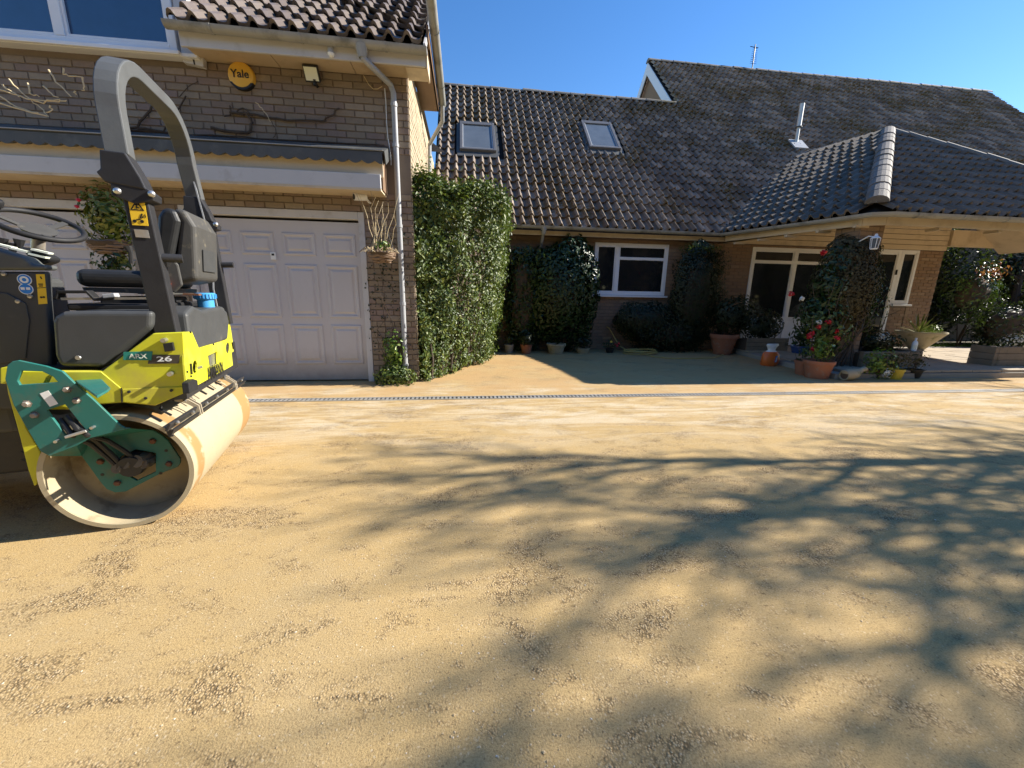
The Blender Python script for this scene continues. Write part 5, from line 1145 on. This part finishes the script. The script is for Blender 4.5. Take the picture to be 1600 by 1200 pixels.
# ------------------------------------------------------------------ porch: pillar climber, lantern, planters
iv = thing('pillar_ivy', 'dense brown green ivy wrapped around the porch pillar', 'climber', (6.5, 6.2, 0))
P, N_ = blob_points((-.02, -.02, 1.46), (.42, .38, .84), 10000, 81, .3, .14, 4, .5); leaf_mesh('foliage', P, N_, .055, M['ivy'], iv, .6, seed=81)
core('branch_mass', (.03, .03, 1.46), (.38, .36, .84), iv, 81, .5, .72)
r = random.Random(3)
for i in range(7): stems(iv, (r.uniform(-.3, .3), -.2, .05), [(r.uniform(-.3, .35), -.3, r.uniform(.8, 1.5))], .02, i+20, M['bark'], 'stem', .05)
q = hit(1367, 379, (0, 5.70, 0), (0, 1, 0)); la = thing('lantern', 'white wall lantern on the porch pillar', 'lantern', q); la.scale = (.78, .78, .78)
m = MB(); m.lathe([(.0001, .17), (.02, .165), (.03, .13), (.085, .085), (.085, .075), (.0001, .075)], (0, 0, 0), (0, 0, 1), 6); m.build('cap', M['white'], la)
m = MB(); m.lathe([(.0001, -.13), (.06, -.13), (.065, -.11), (.0001, -.11)], (0, 0, 0), (0, 0, 1), 6); m.build('base', M['white'], la)
for i in range(6):
    a = 2*math.pi*i/6; MB().tube([(math.cos(a)*.062, math.sin(a)*.062, -.11), (math.cos(a)*.078, math.sin(a)*.078, .08)], .006, 5).build('glazing_bar', M['white'], la)
MB().lathe([(.058, -.11), (.073, .075)], (0, 0, 0), (0, 0, 1), 6).build('glass', M['skyglass'], la)
MB().tube([(0, 0, .1), (.0, .15, .14), (.0, .36, .05)], .012, 6).build('bracket', M['white'], la)
# rose / red flowering shrubs in pots in front of the pillar
def at(px, py, z=0.): return tuple(hz(px, py, z))
ro_ = thing('flowering_shrub', 'tall leafy shrub with red flowers left of the porch pillar', 'shrub', (6.05, 5.95, 0))
for k, (c, rx, n_, sz, mt_) in enumerate((((0, .05, 1.45), (.28, .25, .65), 520, .09, 'leafd'), ((.05, 0, .72), (.42, .3, .5), 800, .085, 'leaf'), ((-.15, .1, .95), (.32, .3, .4), 700, .08, 'leafd'))):
    P, N_ = blob_points(c, rx, n_, 90+k, .95, .35); leaf_mesh('foliage', P, N_, sz, M[mt_], ro_, .5, seed=90+k)
r = random.Random(6)
for i in range(9): stems(ro_, (r.uniform(-.1, .1), 0, 0), [(r.gauss(0, .25), r.gauss(0, .15), r.uniform(.7, 1.9))], .012, i+40, M['bark'])
def bloom(parent, c, R_, seed, mat='petalr'):
    P, N_ = blob_points(c, (R_, R_, R_*.8), 26, seed, .9, .1); leaf_mesh('flower', P, N_, R_*1.1, M[mat], parent, .9, seed=seed)
b_ = Vector((6.05, 5.95, 0)); 
for k, (px, py) in enumerate(((1287, 395), (1236, 459), (1265, 526), (1279, 511), (1270, 545), (1308, 517), (1308, 528), (1295, 503), (1268, 521))):
    c = hy(px, py, 5.72)-b_; bloom(ro_, tuple(c), .036, 100+k)
for k, (px, py) in enumerate(((1280, 503), (1253, 467))): bloom(ro_, tuple(hy(px, py, 5.7)-b_), .03, 120+k, 'petalw')
p_ = at(1263, 587); pot('terracotta_pot', 'small terracotta pot left of the larger one before the pillar', (p_[0], p_[1]+.12), .15, .24, M['terra'], M['leaf'], 110, .06, seed=131)
p_ = at(1292, 594); pot('terracotta_pot', 'wide reddish terracotta pot of green shoots before the pillar', (p_[0], p_[1]+.2), .22, .29, M['terra'], M['leafb'], 140, .08, (.2, .18, .25), seed=132)
# paper or cloth bag
p_ = at(1201, 571); bg_ = thing('compost_bag', 'orange bag with a white top standing on the drive edge', 'bag', (p_[0], p_[1], 0))
def bag(prof, nm, mat):
    m = MB(); n = 14
    for z, rx, ry in prof:
        for j in range(n):
            a = 2*math.pi*j/n; k = 1+.07*math.sin(a*3+z*20)+.04*math.sin(a*5-z*31); m.v.append((math.cos(a)*rx*k+z*.03, math.sin(a)*ry*k, z))
    for i in range(len(prof)-1):
        for j in range(n): m.f.append((i*n+j, i*n+(j+1) % n, (i+1)*n+(j+1) % n, (i+1)*n+j))
    m.f.append(tuple(range((len(prof)-1)*n, len(prof)*n))); return m.build(nm, mat, bg_, smooth=True)
bag([(0, .14, .09), (.04, .17, .11), (.12, .175, .11), (.22, .16, .10), (.27, .12, .07)], 'bag', M['orange'])
bag([(.265, .118, .066), (.30, .07, .045), (.34, .085, .04), (.39, .125, .04), (.42, .115, .02)], 'bag_top', M['fwht'])
MB().obox((.055, -.098, .14), (.03, .012, .0), (0, .004, 0), (.006, 0, .06)).build('bag_print', M['fblu'], bg_); MB().obox((.05, -.104, .13), (.015, .006, .0), (0, .002, 0), (.003, 0, .04)).build('bag_print', M['fwht'], bg_)
# wooden trough and blue pot by the screen
tr = thing('timber_trough', 'low timber trough of plants beside the glazed screen', 'planter', (6.75, 8.15, .12))
for k in range(3): MB().box(-.55, .45, -.22, -.18, k*.095, k*.095+.09).build('sleeper', M['sleeper'], tr, bevel=.006)
MB().box(-.55, .45, -.18, .2, 0, .24).build('soil', M['stem'], tr)
P, N_ = blob_points((-.1, -.02, .52), (.5, .25, .34), 1700, 141, .8, .3); leaf_mesh('foliage', P, N_, .08, M['leafs'], tr, .5, seed=141)
pot('glazed_pot', 'blue glazed pot with dark spiky leaves by the screen', (7.15, 7.55, .125), .19, .16, M['bluepot'], M['leafd'], 160, .10, (.26, .22, .25), seed=142)
# raised sleeper bed right of the pillar
sl = thing('sleeper_bed', 'raised timber sleeper bed of mixed plants right of the pillar', 'planter', (7.35, 6.1, .12))
for k in range(2): MB().box(-.55, .62, -.22, -.14, k*.14, k*.14+.136).build('sleeper', M['sleeper'], sl, bevel=.008)
for k in range(2): MB().box(.54, .62, -.139, .4, k*.14, k*.14+.136).build('sleeper', M['sleeper'], sl, bevel=.008)
MB().box(-.55, .54, -.139, .4, 0, .25).build('soil', M['stem'], sl)
P, N_ = blob_points((.0, .1, .42), (.5, .28, .2), 900, 151, .9, .3); leaf_mesh('foliage', P, N_, .08, M['leafs'], sl, .5, seed=151)
P, N_ = blob_points((-.35, .1, .95), (.30, .25, .6), 420, 152, .95, .35); leaf_mesh('tall_foliage', P, N_, .075, M['leafd'], sl, .5, seed=152)
P, N_ = blob_points((-.1, -.1, .52), (.14, .1, .1), 60, 153, .95, .3); tag(leaf_mesh('white_flowers', P, N_, .035, M['petalw'], sl, .9, seed=153), kind='stuff')
stems(sl, (-.3, .1, .2), [(-.4, 0, 1.4), (-.1, 0, 1.3), (-.5, .1, 1.2), (.15, 0, 1.0)], .014, 9, M['bark'])
q = hit(1414, 540, (0, 0, .40), (0, 0, 1)); bt = thing('spray_bottle', 'white plastic bottle standing on the sleeper bed edge', 'bottle', (7.9, 5.99, .40))
MB().lathe([(.0001, 0), (.036, 0), (.04, .02), (.04, .13), (.03, .165), (.014, .18), (.014, .2), (.0001, .2)], (0, 0, 0), (0, 0, 1), 16).build('bottle', M['fwht'], bt, smooth=True)
MB().lathe([(.0001, 0), (.017, 0), (.017, .03), (.0001, .03)], (0, 0, .198), (0, 0, 1), 12).build('cap', M['white'], bt)
MB().lathe([(.0405, .04), (.0405, .10)], (0, 0, 0), (0, 0, 1), 16).build('bottle_label', M['fpale'], bt)
# plants at the foot of the bed
p_ = at(1372, 594); lg = shrub('euphorbia', 'bright lime green bushy plant at the foot of the sleeper bed', 'plant', (p_[0]+.12, p_[1]+.12, .24), (.30, .20, .28), 480, .06, M['leafb'], 161, 0, (p_[0]+.12, p_[1]+.12, 0), ncore=0, shell=.9, bump=.3)
P, N_ = blob_points((.0, -.14, .12), (.10, .05, .09), 40, 162, .95, .3); tag(leaf_mesh('white_flowers', P, N_, .035, M['petalw'], lg, .9, seed=162), kind='stuff')
p_ = at(1408, 594); pot('yellow_pot', 'small yellow plastic pot with reddish plant beside the patio', (p_[0], p_[1]+.1), .11, .17, flat('yellow_plastic', (.55, .42, .04)), M['ivy'], 130, .05, (.16, .14, .2), seed=163)
for k, (px, tx_) in enumerate(((1436, 'black plastic pot with wispy plant, furthest right before the patio step'), (1390, 'black plastic pot behind the lime green plant'))):
    p_ = at(px, 592); pot('black_pot', tx_, (p_[0], p_[1]+.1), .12, .15, M['black'], M['ivy'], 110, .05, (.18, .14, .18), seed=164+k)
# duck ornament lying by the pots
p_ = at(1338, 596); du = thing('duck_ornament', 'weathered stone duck ornament lying beside the terracotta pots', 'ornament', (p_[0], p_[1]+.1, 0), .15)
m = MB(); m.tube([(-.15, 0, .085), (-.12, 0, .09), (-.03, 0, .10), (.08, 0, .11), (.15, 0, .14), (.21, 0, .17), (.25, 0, .175), (.29, 0, .165), (.32, 0, .15)], (.055, .085, .095, .08, .05, .036, .042, .034, .012), 14); m.build('body', M['stone'], du, smooth=True)
MB().lathe([(.06, -.004), (.075, -.004), (.08, .012), (.062, .012)], (-.152, 0, .085), (-1, 0, -.05), 16, close=True).build('rim', M['stone'], du); MB().disc((-.15, 0, .085), (-1, 0, -.05), .062, 14, .003).build('opening', M['stem'], du)
MB().tube([(.30, 0, .16), (.36, 0, .135)], (.018, .006), 8).build('bill', M['terra'], du)
# big stone bowl with a spiky plant
bw = thing('stone_bowl', 'large conical stone bowl planted with a spiky yucca on the patio', 'planter', (10.95, 8.25, .125))
MB().lathe([(.0001, 0), (.14, 0), (.16, .02), (.45, .38), (.47, .40), (.47, .43), (.44, .43), (.42, .39), (.0001, .36)], (0, 0, 0), (0, 0, 1), 32).build('bowl', M['stone'], bw, smooth=True)
MB().disc((0, 0, .352), (0, 0, 1), .36, 20, .004).build('soil', M['stem'], bw)
r = random.Random(2)
for i in range(34):
    a = r.uniform(0, 6.28); e = r.uniform(.35, 1.35); L = r.uniform(.42, .62); d = Vector((math.cos(a)*math.cos(e), math.sin(a)*math.cos(e), math.sin(e))); sd_ = d.cross(Vector((0, 0, 1))).normalized(); b0 = Vector((-.05, 0, .38)); m = MB(); k = []
    for t, w_ in ((0, .012), (.4, .019), (.75, .012), (1, .001)):
        c = b0+d*L*t-Vector((0, 0, 1))*.12*t*t*math.cos(e); k += [c-sd_*w_, c+Vector((0, 0, -.004)), c+sd_*w_]
    m.add(k, [(j*3+i_, j*3+i_+1, (j+1)*3+i_+1, (j+1)*3+i_) for j in range(3) for i_ in range(2)]); m.build('leaf', M['yucca'], bw)
P, N_ = blob_points((.2, -.05, .46), (.19, .2, .11), 260, 171, .9, .3); leaf_mesh('foliage', P, N_, .045, M['leafb'], bw, .6, seed=171)
# sleeper planter at the right edge
sp = thing('timber_planter', 'timber sleeper planter of white flowers at the right edge', 'planter', (9.72, 6.05, .12))
for k in range(3): MB().box(-.1, 2.2, -.12, -.04, k*.12, k*.12+.116).build('sleeper', M['sleeper'], sp, bevel=.008)
for k in range(3): MB().box(-.18, -.102, -.12, .25, k*.12, k*.12+.116).build('sleeper', M['sleeper'], sp, bevel=.008)
MB().box(-.1, 2.2, -.039, .25, 0, .33).build('soil', M['stem'], sp)
P, N_ = blob_points((.9, .12, .42), (.75, .2, .18), 900, 181, .9, .3); leaf_mesh('foliage', P, N_, .06, M['leafs'], sp, .5, seed=181)
P, N_ = blob_points((.5, .05, .46), (.4, .18, .14), 130, 182, .9, .3); tag(leaf_mesh('white_flowers', P, N_, .04, M['petalw'], sp, .9, seed=182), kind='stuff')
P, N_ = blob_points((.75, -.02, .72), (.2, .18, .3), 180, 183, .9, .3); leaf_mesh('lime_foliage', P, N_, .06, M['leafy'], sp, .5, seed=183)
# ------------------------------------------------------------------ garden beyond: trees, shrubs, grass
def tree(nm, label, cat, pos, h, rxyz, n, size, mat, seed, th=.5, group=None):
    t = thing(nm, label, cat, pos, 0, group); r = random.Random(seed)
    MB().tube([(0, 0, 0), (.03, .02, h*.3), (-.02, .03, h*.6), (.02, 0, h*.85)], (.13, .11, .08, .03), 8).build('trunk', M['bark'], t, smooth=True)
    for i in range(9):
        z = h*(.25+.07*i); a = i*2.4; MB().tube([(0, 0, z), (math.cos(a)*rxyz[0]*.4, math.sin(a)*rxyz[1]*.4, z+.2), (math.cos(a)*rxyz[0]*.8, math.sin(a)*rxyz[1]*.8, z+.35)], (.04, .025, .01), 6).build('limb', M['bark'], t)
    Ps, Ns = [], []
    for i in range(16):
        d = np.array([r.gauss(0, .5), r.gauss(0, .5), r.gauss(0, .55)])*np.array(rxyz); rr = np.array(rxyz)*r.uniform(.3, .5); P, N_ = blob_points(tuple(d+np.array([0, 0, h*th])), tuple(rr), n//16, seed*17+i, .7, .3); Ps.append(P); Ns.append(N_)
    P, N_ = np.concatenate(Ps), np.concatenate(Ns); ok = P[:, 2] > .02; leaf_mesh('crown', P[ok], N_[ok], size, mat, t, .5, seed=seed); return t
tree('evergreen_tree', 'dark evergreen tree seen through the porch, nearest the wall', 'tree', (13.6, 10.3, 0), 3.4, (1.2, .8, 1.6), 5200, .11, M['leafs'], 201, .5)
tree('evergreen_tree', 'dark evergreen tree with grey green sprays behind the planter', 'tree', (16.2, 10.0, 0), 3.6, (1.4, .9, 1.7), 5200, .12, M['leafs'], 202, .5)
rt = shrub('red_tipped_shrub', 'shrub with orange red tips beyond the porch wall corner', 'shrub', (13.9, 9.5, 1.5), (.9, .5, .9), 1500, .09, M['leafd'], 203, 0, (13.9, 9.5, 0), ncore=.5)
P, N_ = blob_points((.0, -.4, .75), (.5, .2, .3), 80, 204, .9, .3); tag(leaf_mesh('red_tips', P+np.array([0, 0, 1.3]), N_, .09, leafmat('copper_leaf', (.3, .07, .03), (.42, .12, .05), (.5, .2, .1)), rt, .5, seed=204), kind='stuff')
shrub('laurel', 'rounded dark bush behind the patio lawn', 'shrub', (15.0, 9.0, .6), (1.5, .5, .7), 2600, .09, M['leafs'], 205, .2, (15, 9, 0), ncore=.7)
shrub('laurel', 'tall dark bush at the far right behind the planter', 'shrub', (17.6, 9.0, 1.4), (1.2, .8, 1.5), 2600, .1, M['leafs'], 206, .2, (17.6, 9, 0), ncore=.7)
# grass
r = np.random.default_rng(5); n_ = 5200; gx = r.uniform(11.2, 15.5, n_); gy = r.uniform(8.2, 10.3, n_); k = gy > 9.9-.55*(gx-10.6); gx, gy = gx[k], gy[k]
leaf_mesh('grass', np.column_stack([gx, gy, np.full(len(gx), .0)]), np.column_stack([r.normal(0, 1, len(gx)), r.normal(0, 1, len(gx)), np.full(len(gx), .2)]), .07, M['grass'], None, .12, .1, 7, .1, (0, 0, 3))
tag(bpy.data.objects['grass'], 'bright green lawn grass beyond the patio', 'grass', kind='stuff')
# ------------------------------------------------------------------ the large tree whose shade lies across the drive (right of the picture)
def big_tree(seed):
    r = random.Random(seed); limbs = []; tips = []
    def grow(p, d, L, rad_, depth):
        n = 5; pts = [p]; dd = d.copy()
        for i in range(n):
            dd = (dd+Vector((r.gauss(0, .13), r.gauss(0, .13), r.gauss(0, .09)+.02))).normalized(); pts.append(pts[-1]+dd*L/n)
        limbs.append((pts, rad_, depth)); 
        if depth == 0: tips.extend(pts[2:]); return
        k = 4 if depth > 2 else 5
        for i in range(k):
            t = r.uniform(.35, 1.) if i else 1.; b = pts[min(n, max(1, int(t*n)))]
            ax = dd.orthogonal().normalized(); q = Matrix.Rotation(r.uniform(0, 6.28), 3, dd) @ ax; nd = (dd*r.uniform(.5, .95)+q*r.uniform(.45, .95)+Vector((0, 0, .10))).normalized()
            grow(b, nd, L*r.uniform(.58, .78), rad_*.58, depth-1)
    grow(Vector((0, 0, 0)), Vector((-.03, 0, 1)), 3.15, .15, 5)
    return limbs, tips

def shade_tree(label, pos, seed, nl):
    bt_ = thing('shade_tree', label, 'tree', pos, 0, 'trees right of the drive'); limbs, tips = big_tree(seed); m1 = MB()
    for pts, rd, dp in limbs:
        if dp >= 4: MB().tube(pts, [rd*(1-.35*i/5) for i in range(6)], 8).build('trunk' if dp == 5 else 'limb', M['bark'], bt_, smooth=True)
        else: m1.tube(pts, [max(.009, rd*(1-.45*i/5)) for i in range(6)], 4, False)
    m1.build('branches', M['bark'], bt_, kind='stuff')
    tp = np.array([tuple(t) for t in tips]); rr_ = np.random.default_rng(4); k = rr_.choice(len(tp), nl); Q = tp[k]+rr_.normal(0, .12, (nl, 3)); leaf_mesh('young_leaves', Q, rr_.normal(0, 1, Q.shape), .06, M['leafb'], bt_, .6, seed=4)
shade_tree('large bare spring tree standing right of the drive', (11.4, 2.9, 0), 14, 1200)
shade_tree('bare spring tree right of the drive, nearer the road', (10.7, .75, 0), 23, 1600)
# boundary hedge behind the viewer (seen in the window glass)
bh = thing('boundary_hedge', 'tall dark boundary hedge along the far side of the drive', 'hedge', (0, -10, 0))
for k in range(15):
    c = (-16+k*4, 0, 4.2); P, N_ = blob_points(c, (2.6, 1.3, 4.5), 2200, 300+k, .3, .15, 1.2, .4); leaf_mesh('foliage', P, N_, .28, M['leafs'], bh, .6, seed=300+k); core('branch_mass', c, (2.6, 1.3, 4.4), bh, 300+k, .4, .85)
